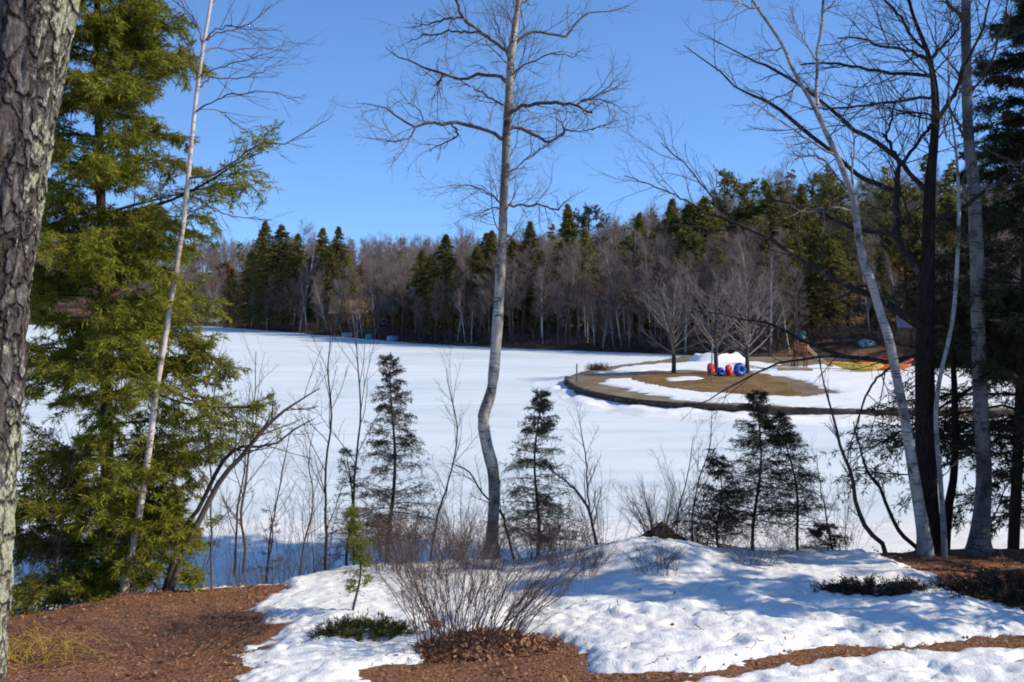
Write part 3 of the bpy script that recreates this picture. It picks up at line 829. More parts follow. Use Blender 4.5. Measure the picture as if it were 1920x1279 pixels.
# ------------------------------------------------------------------ the middle birch
CB = [(922, 1072, 46), (922, 1030, 36), (924, 985, 30), (927, 930, 30), (924, 880, 30), (914, 840, 30), (907, 800, 29), (908, 775, 29), (918, 745, 28), (924, 715, 26),
      (929, 660, 26), (934, 590, 25), (938, 520, 25), (942, 450, 24), (944, 390, 23), (947, 320, 21), (949, 260, 21), (953, 200, 19), (956, 150, 19), (960, 95, 20), (966, 45, 15), (972, 0, 13),
      (982, -110, 11), (990, -240, 8), (1000, -400, 4)]
CBL = [(-.7, [(954, 96, 9), (930, 80, 8), (905, 62, 8), (872, 38, 8), (860, 18, 7), (852, -10, 6), (845, -50, 4)]),
       (.5, [(896, 60, 6), (870, 58, 6), (848, 57, 5), (815, 64, 4), (790, 69, 3), (765, 80, 1.5)]),
       (.4, [(870, 38, 5), (845, 36, 5), (815, 42, 4), (795, 48, 3), (760, 52, 1.5)]),
       (.9, [(950, 156, 9), (938, 142, 8), (920, 137, 8), (890, 138, 8), (862, 146, 7), (838, 140, 6), (815, 133, 6), (795, 126, 5), (770, 114, 4), (745, 106, 3), (722, 88, 1.5)]),
       (.2, [(830, 141, 5), (824, 152, 5), (819, 160, 4)]),
       (-.6, [(948, 200, 6), (930, 192, 5), (905, 176, 5), (882, 162, 4), (864, 150, 3)]),
       (-.8, [(944, 258, 11), (928, 247, 10), (912, 240, 9), (880, 234, 9), (848, 225, 8), (832, 231, 7), (808, 226, 7), (780, 239, 6), (752, 224, 5), (725, 206, 4), (695, 198, 2.5), (668, 194, 1.2)]),
       (.5, [(846, 226, 5), (856, 238, 4), (860, 252, 4), (840, 266, 3.5), (815, 275, 3), (806, 285, 1.5)]),
       (-.4, [(780, 239, 5), (768, 258, 4), (748, 266, 3.4), (725, 262, 2.4), (690, 258, 1.2)]),
       (.6, [(795, 226, 3), (785, 205, 2.5), (765, 190, 2), (745, 165, 1.2)]),
       (.7, [(972, 92, 8), (982, 78, 7), (1000, 66, 7), (1030, 64, 6), (1060, 70, 6), (1070, 62, 5), (1082, 42, 4), (1112, 25, 3), (1150, 22, 2), (1180, 10, 1.2)]),
       (-.6, [(970, 150, 5), (985, 128, 4), (1010, 114, 4), (1040, 102, 3), (1075, 108, 2), (1095, 90, 1.2)]),
       (-.7, [(964, 222, 10), (975, 210, 9), (995, 200, 9), (1025, 195, 9), (1055, 195, 8), (1080, 199, 7), (1095, 207, 6), (1110, 211, 5)]),
       (.3, [(1080, 198, 6), (1098, 187, 5), (1112, 182, 4), (1140, 165, 3), (1158, 150, 1.5)]),
       (-.4, [(1092, 196, 4), (1120, 188, 3), (1150, 195, 2.5), (1180, 215, 1.2)]),
       (.6, [(960, 252, 9), (970, 243, 8), (985, 243, 8), (1008, 255, 8), (1030, 268, 7), (1048, 258, 6), (1060, 245, 5), (1052, 232, 3), (1042, 220, 2)]),
       (.3, [(1058, 246, 4), (1085, 248, 3), (1120, 240, 2.4), (1160, 225, 1.2)]),
       (.5, [(952, 396, 6), (968, 390, 6), (990, 388, 5), (1015, 387, 5), (1035, 392, 4), (1048, 391, 4), (1058, 378, 2)]),
       (-.6, [(940, 382, 5), (930, 372, 5), (915, 360, 4), (890, 350, 3), (860, 346, 2), (825, 352, 1.2)]),
       (.6, [(941, 390, 4), (920, 392, 3), (900, 402, 2), (885, 412, 1.2)]),
       (.6, [(954, 340, 4), (980, 310, 3), (1010, 285, 2.4), (1030, 270, 1.4)]),
       (-.5, [(958, 142, 4), (950, 95, 4), (935, 60, 3), (925, 20, 2)]), (.8, [(976, 10, 6), (1000, -10, 5), (1040, -30, 4), (1100, -60, 2)]), (-.8, [(975, 0, 6), (940, -30, 5), (900, -60, 3)]),
       (.5, [(985, -110, 6), (1040, -160, 4), (1100, -190, 2)]), (.5, [(982, -100, 6), (930, -150, 4), (870, -180, 2)])]
CB_SPEC = [dict(k=9, L=(.28, .85), t=(.15, 1.0), ang=(.75, .25), up=.18, wig=.16, n=6, rr=.6, rmax=.008, rmin=.0028),
           dict(k=5, frac=.5, t=(.2, 1.0), ang=(.7, .25), up=.1, wig=.16, n=5, rr=.65, rmax=.005, rmin=.002),
           dict(k=3, frac=.5, t=(.3, 1.0), ang=(.7, .25), up=.05, wig=.15, n=4, rr=.75, rmax=.0035, rmin=.0015)]
birch('birch_tree', 'crooked grey and white birch standing alone in the middle, knobby spreading limbs', CB, 15.4, M_BIRCH, 16, CBL, CB_SPEC, .35, M_TWIG, M_LIMB, n=90, amp=.10, seed=7, ws=.74,
      tspawn=dict(k=22, L=(.4, 1.0), t=(.52, .98), ang=(.8, .2), up=.25, wig=.14, n=8, rr=.25, rmax=.010, rmin=.004))

# ------------------------------------------------------------------ the clump of trunks on the right
T1 = [(1747, 1048, 74), (1743, 1010, 60), (1738, 930, 54), (1735, 800, 50), (1734, 690, 48), (1735, 600, 44), (1737, 540, 42), (1740, 470, 34), (1742, 410, 31), (1744, 340, 28), (1751, 270, 22), (1754, 215, 21),
      (1752, 165, 18), (1746, 125, 14), (1738, 95, 12), (1722, 55, 10), (1708, 15, 8), (1690, -60, 7), (1670, -160, 4)]
T1L = [(-.8, [(1722, 622, 22), (1690, 600, 20), (1650, 570, 18), (1600, 545, 15), (1560, 526, 14), (1520, 503, 12), (1480, 474, 11), (1440, 449, 9), (1390, 424, 8), (1340, 405, 7), (1316, 398, 5)]),
       (.5, [(1390, 424, 6), (1350, 378, 5), (1322, 350, 4), (1290, 312, 3.5), (1262, 288, 3), (1240, 268, 2)]), (-.5, [(1330, 402, 5), (1280, 372, 4), (1225, 350, 3), (1170, 330, 1.5)]),
       (.8, [(1722, 505, 20), (1702, 488, 19), (1685, 462, 18), (1678, 430, 17), (1679, 395, 16), (1682, 355, 14), (1684, 320, 12)]),
       (-.9, [(1679, 352, 13), (1650, 345, 12), (1622, 332, 11), (1600, 318, 10), (1570, 292, 10), (1545, 272, 9), (1505, 242, 9), (1465, 207, 8), (1425, 183, 7), (1385, 165, 5), (1345, 128, 4), (1300, 98, 2.5), (1282, 85, 1.5)]),
       (.3, [(1684, 320, 10), (1705, 288, 9), (1730, 255, 8), (1748, 232, 7)]), (-.4, [(1682, 315, 9), (1676, 290, 8), (1664, 262, 7), (1655, 250, 5)]), (.4, [(1660, 252, 5), (1672, 225, 5), (1675, 200, 4), (1700, 170, 3), (1715, 150, 1.5)]),
       (.9, [(1738, 372, 13), (1710, 340, 12), (1690, 315, 11), (1660, 285, 11), (1630, 262, 10), (1600, 244, 10), (1560, 210, 9), (1520, 178, 8), (1480, 148, 7), (1440, 125, 6), (1412, 115, 4), (1360, 85, 2.5), (1310, 60, 1.5)]),
       (-.6, [(1748, 182, 8), (1700, 186, 7), (1640, 195, 6), (1590, 200, 5), (1540, 205, 4), (1500, 203, 2)]), (.7, [(1746, 140, 9), (1700, 138, 8), (1660, 134, 8), (1620, 130, 7), (1580, 120, 6), (1540, 118, 5), (1500, 122, 3)]),
       (-.7, [(1742, 120, 9), (1722, 105, 8), (1700, 95, 7), (1650, 85, 6), (1610, 72, 5), (1570, 72, 3)]), (.5, [(1738, 98, 8), (1710, 70, 7), (1690, 35, 6), (1665, 5, 5), (1640, -30, 3)]),
       (.5, [(1745, 112, 8), (1760, 95, 7), (1785, 70, 6), (1800, 40, 4), (1810, 0, 3)]), (-.6, [(1757, 230, 12), (1775, 200, 11), (1795, 170, 10), (1810, 120, 8), (1840, 60, 6), (1860, -20, 4)]),
       (.5, [(1750, 215, 6), (1720, 210, 5), (1690, 212, 4), (1660, 225, 2)]), (-.5, [(1752, 420, 14), (1770, 405, 13), (1795, 398, 12), (1830, 370, 9), (1870, 340, 6), (1900, 320, 3)]),
       (.8, [(1720, 660, 9), (1660, 680, 11), (1600, 672, 10), (1550, 660, 9), (1500, 638, 8), (1450, 610, 6), (1400, 600, 4), (1330, 585, 2)]), (-.6, [(1700, 675, 8), (1640, 682, 8), (1560, 672, 7), (1500, 676, 6), (1440, 690, 5), (1390, 715, 4), (1335, 745, 3), (1300, 758, 2)]),
       (.5, [(1722, 650, 7), (1690, 643, 6), (1650, 637, 5), (1600, 625, 3), (1560, 615, 2)]), (-.5, [(1655, 570, 8), (1610, 535, 6), (1570, 560, 4), (1520, 562, 3), (1470, 548, 1.5)]),
       (.6, [(1684, 440, 12), (1650, 438, 10), (1610, 432, 9), (1570, 415, 8), (1530, 395, 7), (1490, 385, 5), (1440, 372, 3)]), (-.7, [(1700, 690, 6), (1660, 710, 6), (1630, 740, 5), (1605, 800, 4), (1590, 850, 2)]),
       (.6, [(1738, 470, 5), (1700, 400, 4), (1680, 330, 3), (1640, 260, 2)]), (.6, [(1700, -20, 6), (1620, -80, 4), (1540, -120, 2)]), (-.6, [(1695, -40, 6), (1760, -100, 4), (1830, -140, 2)])]
T1_SPEC = [dict(k=8, L=(.45, 1.35), t=(.12, 1.0), ang=(.7, .22), up=.22, wig=.11, n=7, rr=.6, rmax=.011, rmin=.0032),
           dict(k=5, frac=.48, t=(.2, 1.0), ang=(.7, .2), up=.12, wig=.13, n=5, rr=.65, rmax=.006, rmin=.002),
           dict(k=3, frac=.5, t=(.3, 1.0), ang=(.65, .2), up=.08, wig=.13, n=4, rr=.75, rmax=.004, rmin=.0016)]
birch('maple_tree', 'big dark bare maple with long limbs sweeping left, between the two white birches', T1, 15.2, M_MAPLE, 16, T1L, T1_SPEC, .25, M_TWIG_DARK, M_LIMB_DARK, n=80, amp=.04, seed=2, ws=.72,
      tspawn=dict(k=12, L=(.6, 1.6), t=(.5, .97), ang=(.8, .2), up=.25, wig=.1, n=8, rr=.3, rmax=.014, rmin=.005))

T2 = [(1737, 1044, 40), (1730, 990, 32), (1715, 900, 29), (1704, 830, 27), (1694, 770, 25), (1680, 700, 24), (1668, 640, 24), (1652, 590, 23), (1634, 530, 22), (1620, 490, 21), (1611, 450, 20), (1606, 410, 19), (1600, 370, 18), (1585, 330, 17),
      (1568, 290, 15), (1552, 255, 14), (1537, 222, 13), (1518, 185, 11), (1500, 155, 10), (1482, 120, 10), (1470, 90, 9), (1445, 50, 8), (1425, 22, 8), (1405, -10, 7), (1360, -90, 5), (1310, -170, 2)]
T2L = [(.3, [(1540, 228, 9), (1534, 200, 8), (1532, 160, 8), (1532, 110, 8), (1536, 70, 7), (1541, 30, 7), (1546, -10, 6), (1555, -80, 4), (1560, -170, 2)]),
       (-.4, [(1425, 22, 5), (1405, 15, 4), (1385, 5, 3), (1368, -6, 2)]), (.4, [(1600, 365, 6), (1570, 330, 5), (1545, 300, 5), (1520, 290, 4), (1490, 300, 3)]), (-.3, [(1545, 25, 3), (1556, 14, 3), (1567, 2, 2)]),
       (.6, [(1606, 345, 6), (1604, 300, 5), (1602, 260, 4), (1595, 235, 2)]), (-.5, [(1570, 292, 6), (1520, 265, 5), (1460, 225, 4), (1410, 190, 3)]), (.5, [(1500, 155, 5), (1480, 175, 4), (1450, 185, 3), (1420, 215, 1.5)]), (.5, [(1470, 90, 4), (1440, 95, 3), (1400, 105, 2)]),
       (.6, [(1552, 255, 4), (1590, 200, 3), (1610, 150, 2)]), (-.5, [(1604, 400, 5), (1560, 392, 4), (1510, 395, 3), (1470, 410, 2)]), (-.5, [(1532, 110, 4), (1500, 60, 3), (1480, 10, 2)])]
birch('birch_tree', 'chalky white birch leaning left across the dark maple, forked at the top', T2, 14.7, M_BIRCH_WHITE, 14, T2L, [dict(s, k=max(3, s['k'] - 1)) for s in CB_SPEC], .2, M_TWIG, M_BIRCH, n=80, amp=.04, seed=9, ws=.70)

T3 = [(1771, 1036, 17), (1768, 970, 15), (1763, 900, 14), (1757, 830, 13), (1755, 770, 13), (1762, 710, 12), (1776, 650, 12), (1786, 600, 12), (1792, 540, 12), (1796, 470, 11), (1798, 410, 10), (1797, 350, 9), (1793, 290, 7),
      (1787, 240, 6), (1780, 190, 5), (1778, 120, 4), (1782, 40, 3), (1785, -40, 2)]
T3L = [(.3, [(1797, 350, 4), (1815, 320, 3), (1835, 290, 2)]), (-.3, [(1793, 290, 3), (1775, 260, 2.5), (1770, 230, 1.5)]), (.3, [(1795, 480, 3), (1815, 450, 2.4), (1825, 420, 1.4)]), (.3, [(1763, 900, 3), (1790, 870, 2), (1815, 850, 1.2)])]
birch('birch_tree', 'thinnest white birch stem of the right-hand clump, bent between maple and grey birch', T3, 14.9, M_BIRCH_WHITE, 10, T3L, LB_SPEC, .2, M_TWIG, M_TWIG, n=60, amp=.03, seed=12, ws=.66)

T4 = [(1836, 1042, 58), (1837, 1005, 42), (1842, 950, 37), (1845, 880, 35), (1841, 800, 34), (1837, 720, 33), (1835, 640, 32), (1833, 560, 32), (1832, 480, 31), (1829, 420, 30), (1826, 350, 29), (1820, 300, 26), (1815, 240, 24), (1813, 180, 24),
      (1812, 120, 23), (1811, 60, 22), (1811, 0, 21), (1808, -120, 17), (1800, -260, 12), (1790, -420, 6)]
T4L = [(-.4, [(1802, 36, 10), (1790, 22, 9), (1780, 10, 8), (1772, -8, 7), (1760, -50, 4)]), (.6, [(1822, 180, 7), (1845, 150, 6), (1870, 90, 5), (1885, 30, 4), (1895, -20, 2)]), (-.5, [(1818, 270, 6), (1795, 230, 6), (1780, 205, 5)]), (.4, [(1828, 260, 6), (1870, 285, 5), (1920, 310, 4), (1980, 330, 2)]),
       (.7, [(1820, 130, 5), (1850, 110, 4), (1880, 60, 3), (1900, 10, 2)]), (-.6, [(1806, 150, 5), (1770, 110, 4), (1745, 60, 3), (1730, 10, 2)]), (.4, [(1805, -60, 7), (1870, -120, 4), (1930, -160, 2)]), (.5, [(1824, 400, 6), (1800, 370, 4), (1770, 352, 3)])]
birch('birch_tree', 'stout grey barked birch with flared foot, rightmost of the pale trunks', T4, 15.2, M_BIRCH_GREY, 16, T4L, CB_SPEC, .35, M_TWIG_DARK, M_LIMB, n=80, amp=.035, seed=14, ws=.78)
T6 = [(1778, 960, 17), (1784, 915, 15), (1790, 880, 14), (1791, 820, 13), (1790, 750, 12), (1788, 690, 10), (1783, 620, 8), (1780, 560, 5), (1778, 500, 2)]
sapling('dark_sapling', 'dark thin dead stem between the bent white stem and the grey birch', [(1772, 1040, 18)] + T6, 15.6, M_MAPLE, k=(8, 4, 2), tl=.2, t=(.35, 1), up=-.1, ang=1.1, tw_mat=M_TWIG_DARK, cat='tree')

# ------------------------------------------------------------------ dark hemlocks at and beyond the right edge
def prof_r(h): return float(np.interp(h, [0, .15, .35, .47, .58, .8, 1], [1.7, 2.2, 2.1, 1.55, .85, .7, .2]))
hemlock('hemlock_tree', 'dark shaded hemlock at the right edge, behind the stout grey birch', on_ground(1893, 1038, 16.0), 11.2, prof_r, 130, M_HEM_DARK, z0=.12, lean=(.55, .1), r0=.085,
        k2=(15, 6), spr=13, sl=(.06, .14), sw=(.011, .022),
        extra=[[P(1880, 700, 16.2), P(1800, 740, 16.8), P(1740, 780, 17), P(1650, 830, 17.2), P(1590, 870, 17.2)],
               [P(1880, 760, 16.2), P(1780, 780, 16.8), P(1700, 800, 17), P(1640, 790, 17.0)], [P(1880, 640, 16.2), P(1800, 640, 16.8), P(1760, 680, 17), P(1690, 720, 17)],
               [P(1880, 820, 16.2), P(1800, 860, 16.8), P(1700, 890, 17), P(1600, 880, 17)], [P(1880, 560, 16.2), P(1800, 590, 16.6), P(1765, 620, 16.8)],
               [P(1885, 900, 16.2), P(1820, 940, 16.6), P(1770, 960, 16.8)], [P(1900, 230, 16.2), P(1860, 190, 15.8), P(1835, 120, 15.6)], [P(1900, 270, 16.2), P(1870, 255, 15.8), P(1838, 260, 15.6)]])
for k, (X, Y, H, q, lb) in enumerate([(9.6, 17.2, 12.5, 1.15, 'dark hemlock just beyond the right edge, its boughs reaching into the picture'),]):
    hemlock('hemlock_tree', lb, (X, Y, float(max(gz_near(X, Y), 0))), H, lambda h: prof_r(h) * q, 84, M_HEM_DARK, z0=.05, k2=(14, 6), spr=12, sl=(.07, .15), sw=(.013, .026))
SHADE = [(8.6, 10.3, 5.2), (9.8, 11.3, 7.0), (11.2, 12.6, 9.4), (13.2, 10.2, 9.4), (11.6, 14.8, 16.0), (12.8, 16.6, 17.5), (14.6, 15.2, 18.0)]
for k, (X, Y, H) in enumerate(SHADE):
    hemlock('hemlock_tree', 'hemlock growing in the row outside the picture to the right', (X, Y, float(gz_near(X, Y))), H, lambda h: prof_l(h) * (.9 if H < 12 else 1.35), 34 if H < 12 else 190, M_HEM_DARK,
            'hemlocks to the right of the picture', z0=.05, k2=(10, 4), spr=5, sl=(.10, .20), sw=(.035, .06))

# ------------------------------------------------------------------ thin saplings, young hemlocks and shrubs on the bank
def young(name, label, x, ytop, ybase, d, wtop, wbot, nb, mat, seedlean=0, z0=.12, k2=(11, 5), spr=2, sl=(.03, .08), sw=(.006, .012), group='young hemlocks on the bank', r0=None, wood=None, xt=None, droop=-.1):
    b = P(x, ybase, d); t = P(x if xt is None else xt, ytop, d)
    b[2] = min(b[2], max(float(gz_near(b[0], b[1])), 0) + .02)
    H = t[2] - b[2]; m = d / FPX
    hemlock(name, label, b, H, lambda h: float(np.interp(h, [0, .35, 1], [wbot, (wbot + wtop) * .55, wtop])) * m, nb, mat, group, (t[0] - b[0], 0), z0=z0, k2=k2, spr=spr, sl=sl, sw=sw,
            r0=r0 or .010 * H, droop=droop, cat='young tree', wood=wood or M_WOOD)
young('young_hemlock', 'dark young hemlock with thin feathery top, left of the middle birch', 731, 668, 1062, 15.6, 18, 130, 135, M_HEM_SAP, xt=738)
young('young_hemlock', 'dark young hemlock standing close right of the middle birch', 1003, 735, 1062, 15.4, 16, 135, 130, M_HEM_SAP, xt=1012)
young('young_hemlock', 'low sparse young hemlock in the blue shade left of the middle', 505, 948, 1092, 15.6, 16, 52, 12, M_HEM_SAP, z0=.35, k2=(5, 3))
young('young_hemlock', 'thin young hemlock pressed against the left side of the feathery one', 655, 838, 1075, 15.8, 16, 92, 64, M_HEM_SAP, z0=.2, k2=(6, 3))
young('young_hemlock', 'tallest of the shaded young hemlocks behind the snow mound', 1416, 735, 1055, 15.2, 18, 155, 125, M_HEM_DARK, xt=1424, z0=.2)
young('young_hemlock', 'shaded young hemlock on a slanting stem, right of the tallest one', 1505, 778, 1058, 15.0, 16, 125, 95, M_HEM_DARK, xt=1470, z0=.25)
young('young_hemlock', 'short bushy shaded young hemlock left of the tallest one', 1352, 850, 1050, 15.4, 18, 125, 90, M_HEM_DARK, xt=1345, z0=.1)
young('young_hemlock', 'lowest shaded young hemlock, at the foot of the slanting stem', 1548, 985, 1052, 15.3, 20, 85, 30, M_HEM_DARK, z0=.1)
young('young_pine', 'small yellow green pine on a thin stem in front of the left saplings', 668, 955, 1172, 11.6, 12, 42, 34, M_PINE_YOUNG, z0=.28, k2=(4, 3), spr=6, sl=(.05, .10), sw=(.005, .010), group=None, droop=.25, r0=.012)

# bent thin trees with some hemlock-like foliage at the right
sapling('bent_sapling', 'dark sapling bent at its foot, leaning left toward the beach', [(1664, 1050, 10), (1655, 1022, 9), (1625, 990, 9), (1606, 950, 8), (1596, 890, 7), (1580, 850, 6), (1568, 800, 5), (1545, 720, 3), (1530, 640, 1.5)], 15.2, M_TWIG_DARK, tl=.16, t=(.3, 1))
sapling('bent_sapling', 'second bent sapling, its foot nearer to the leaning white birch', [(1722, 1030, 8), (1690, 1000, 8), (1668, 960, 7), (1650, 915, 6), (1625, 880, 5), (1612, 840, 3), (1600, 790, 2)], 15.6, M_TWIG_DARK, tl=.2, t=(.2, 1))
sapling('leaning_tree', 'dark forked sapling leaning right over the blue shaded ice, left of middle', [(318, 1112, 13), (335, 1060, 12), (362, 1000, 12), (385, 950, 11), (410, 905, 10), (440, 870, 9), (470, 835, 8), (500, 800, 7), (535, 770, 5), (570, 745, 3), (600, 728, 2)], 13.6, M_TWIG_DARK, tl=.26, t=(.45, 1), k=(12, 5, 3), cat='tree')
sapling('leaning_tree', 'thinner stem leaning beside the dark forked sapling', [(308, 1108, 11), (325, 1050, 10), (350, 985, 9), (372, 955, 8), (398, 900, 8), (425, 858, 7), (452, 838, 6), (510, 835, 4), (560, 800, 3), (590, 785, 1.5)], 13.7, M_TWIG_DARK, tl=.24, t=(.5, 1), cat='tree')
SAPS = [([(397, 1110, 7), (396, 1000, 6), (396, 900, 5), (392, 820, 4), (400, 740, 3), (412, 660, 2)], 14.2, 'pale straight sapling directly right of the leaning forked stem', M_TWIG),
        ([(456, 1075, 9), (460, 1020, 8), (452, 960, 7), (462, 900, 6), (470, 820, 5), (478, 740, 3), (480, 660, 2)], 15.0, 'reddish two-bend sapling at the left end of the blue shade', M_TWIG_RED),
        ([(438, 1080, 7), (444, 1010, 6), (446, 950, 5), (458, 880, 4), (462, 800, 3), (470, 720, 1.5)], 15.3, 'thin sapling crossing behind the reddish two-bend one', M_TWIG_DARK),
        ([(610, 1092, 9), (612, 1020, 8), (610, 940, 7), (613, 860, 6), (622, 780, 5), (616, 700, 4), (620, 640, 2)], 15.0, 'straight dark sapling between the leaning tree and the feathery hemlock', M_TWIG_DARK),
        ([(664, 1060, 8), (663, 960, 6), (668, 860, 6), (676, 780, 5), (673, 700, 4), (668, 640, 3), (655, 560, 2)], 16.0, 'slim tan sapling reaching up across the far shore', M_TWIG),
        ([(806, 1060, 6), (818, 980, 6), (835, 920, 5), (850, 870, 4), (858, 800, 4), (845, 740, 3), (838, 690, 1.5)], 15.8, 'thin sapling with a few hanging dead leaves left of the middle birch', M_TWIG),
        ([(965, 1055, 8), (948, 990, 7), (940, 960, 6), (905, 925, 5), (880, 885, 4), (850, 870, 2)], 15.7, 'crooked shoot forking low from beside the middle birch foot', M_TWIG_DARK),
        ([(1122, 1040, 9), (1112, 990, 8), (1102, 950, 7), (1078, 918, 6), (1050, 895, 4), (1020, 870, 2)], 15.4, 'dark sapling curving up left, right of the second young hemlock', M_TWIG_DARK),
        ([(1106, 965, 6), (1102, 920, 5), (1100, 870, 4), (1092, 820, 3), (1085, 780, 1.5)], 15.6, 'upright fork beside the dark curving sapling', M_TWIG),
        ([(1300, 1045, 6), (1298, 980, 5), (1310, 900, 4), (1330, 840, 3), (1335, 770, 1.5)], 15.8, 'pale feathery sapling right of the brush pile', M_TWIG_PALE),
        ([(1275, 1040, 5), (1270, 970, 4), (1290, 890, 3), (1300, 820, 1.5)], 16.0, 'thinnest feathery sapling behind the brush pile', M_TWIG_PALE),
        ([(1562, 1050, 5), (1552, 980, 4), (1540, 920, 3), (1530, 850, 1.5)], 15.8, 'wispy shoot left of the bent saplings', M_TWIG),
        ([(90, 1130, 9), (100, 1080, 8), (112, 1020, 7), (120, 950, 6), (135, 880, 4), (150, 800, 2)], 13.4, 'dim forked sapling under the left hemlock boughs', M_TWIG_DARK),
        ([(272, 1100, 7), (268, 1060, 6), (262, 1020, 6), (258, 960, 4), (262, 900, 2)], 14.0, 'short shoot beside the foot of the slender birch', M_TWIG),
        ([(1845, 1035, 6), (1860, 980, 5), (1885, 920, 4), (1905, 860, 3), (1925, 800, 2)], 15.8, 'thin shoot between the grey birch and the edge hemlock', M_TWIG_DARK),
        ([(500, 1085, 6), (505, 1020, 5), (515, 960, 4), (530, 880, 3), (548, 800, 1.5)], 15.4, 'wispy sapling behind the low sparse hemlock', M_TWIG),
        ([(560, 1090, 6), (570, 1020, 5), (588, 940, 4), (580, 870, 3), (590, 800, 1.5)], 15.2, 'wispy sapling left of the straight dark one', M_TWIG)]
for k, (pp, d, lb, mt_) in enumerate(SAPS):
    pp = [(q[0], q[1], q[2] * .68) for q in pp]
    sapling('bare_sapling', lb, pp, d, mt_, 'thin saplings along the bank', tl=.34, t=(.2, 1), k=(11, 5, 3), up=.35, ang=.6)

# the big bare shrub in front, and its neighbours
bare_bush('bare_shrub', 'large fan of bare brown stems rising from the leaf covered bed in front', on_ground(872, 1205), 0.80, 1.12, 108, M_TWIG_RED, 'shrub', None, .0055, (.14, .05), (9, 5), .50, tw=(.12, .36), wig=.22)
for x, y, d, sp, h, n_, mt_, lb in [(765, 1062, 15.0, .6, 1.0, 44, M_TWIG_RED, 'brown twiggy shrub at the foot of the feathery young hemlock'), (1000, 1060, 15.0, .6, .75, 40, M_TWIG_RED, 'brown twiggy shrub right of the middle birch foot'), (900, 1072, 14.3, .6, .8, 46, M_TWIG_RED, 'brown twiggy shrub directly before the middle birch foot'), (1060, 1075, 14.2, .5, .75, 40, M_TWIG_RED, 'brown twiggy shrub between middle birch and snow mound'), (800, 1085, 13.8, .5, .7, 36, M_TWIG_RED, 'brown twiggy shrub behind the big front fan of stems'), (735, 1075, 14.4, .5, .9, 40, M_TWIG_RED, 'brown twiggy shrub leaning beside the feathery young hemlock'),
                               (845, 1060, 15.1, .55, .85, 36, M_TWIG, 'greyish twiggy shrub left of the middle birch foot'), (1090, 1094, 13.2, .30, .5, 26, M_TWIG_RED, 'small brown shrub at the left foot of the snow mound'),
                               (690, 1075, 14.8, .5, .8, 30, M_TWIG_DARK, 'dark tangled shrub behind the yellow green pine'), (570, 1090, 14.8, .55, .55, 26, M_TWIG, 'low grey shrub at the left edge of the bank snow'),
                               (1240, 1068, 13.0, .22, .45, 22, M_TWIG_DARK, 'tuft of dark stems in front of the brush pile'), (1410, 1066, 13.6, .35, .4, 24, M_TWIG_DARK, 'dark tuft of stems poking through the snow, behind the bronzed juniper'),
                               (1490, 1052, 14.8, .35, .3, 18, M_TWIG_DARK, 'low dark tuft on the crest of the snow bank'),
                               (1340, 1048, 15.3, .6, .9, 36, M_TWIG_DARK, 'dim brush among the shaded young hemlocks'), (475, 1075, 15.0, .5, .6, 26, M_TWIG, 'grey brush in the blue shade by the reddish sapling'),
                               (430, 1080, 15.2, .7, 2.1, 16, M_TWIG, 'tall wispy grey brush between the leaning forked stem and the reddish sapling'), (530, 1080, 15.3, .6, 1.8, 15, M_TWIG_RED, 'tall wispy reddish brush above the low sparse hemlock'),
                               (595, 1082, 15.4, .6, 2.3, 14, M_TWIG, 'tall wispy brush crossing the straight dark sapling'), (350, 1095, 14.4, .5, 1.5, 16, M_TWIG_DARK, 'dark upright brush behind the foot of the leaning forked stem'),
                               (860, 1062, 15.6, .6, 1.7, 16, M_TWIG, 'tall fine brush between the feathery hemlock and the middle birch'), (1130, 1048, 15.6, .55, 1.5, 15, M_TWIG, 'tall fine brush left of the snow mound'),
                               (1300, 1046, 15.9, .6, 1.9, 18, M_TWIG_PALE, 'tall pale brush left of the shaded young hemlocks'), (1580, 1048, 15.8, .6, 1.3, 14, M_TWIG_DARK, 'fine dark brush under the bent saplings')]:
    bare_bush('bare_shrub', lb, on_ground(x, y, d), sp, h, n_, mt_, 'shrub', 'small shrubs on the bank', .004, (0, 0), (8, 5), .22, tw=(.12, .32), wig=.12)
bare_bush('bare_shrub', 'rounded bare shrub with fine dense twigs growing behind the dark brush pile', on_ground(1236, 1030, 15.0), .62, .98, 44, M_TWIG_DARK, 'shrub', 'small shrubs on the bank', .006, (0, 0), (7, 5), .14, tw=(.14, .34))
# dark brush pile on the mound
pb = on_ground(1240, 1022, 14.5)
t = thing('brush_pile', 'small dark peaked heap of brush on top of the snow mound', 'brush pile', pb)
m = MB(); a, b = np.meshgrid(np.linspace(0, 2 * PI, 40), np.linspace(0, 1, 14))
rr = .42 * b * (1 + .12 * fbm(np.cos(a) * 2, np.sin(a) * 2, b * 2, 6))
m.grid(pb[0] + rr * np.cos(a), pb[1] + rr * np.sin(a) * .8, pb[2] - .05 + .34 * (1 - b ** 1.2) + .04 * fbm(rr * 9 * np.cos(a), rr * 9 * np.sin(a), 0, 4))
m.build('heap', simple('dark_brush', (.03, .022, .017), .5, 20, .95, .05, .8), t)
m = MB(); N = 260; q = R.random((N, 2)); ang_ = q[:, 0] * 2 * PI; rd_ = np.sqrt(q[:, 1]) * .36
o = pb + np.stack([rd_ * np.cos(ang_), rd_ * np.sin(ang_) * .8, .31 * (1 - (rd_ / .36) ** 1.2)], 1)
dv = unit(R.normal(size=(N, 3)) * [1, 1, .5]) * R.uniform(.06, .2, N)[:, None]
m.tubes(np.stack([o, o + dv * .5 + R.normal(size=(N, 3)) * .01, o + dv], 1), np.full((N, 3), .004), 3); m.build('twigs', M_TWIG_DARK, t)

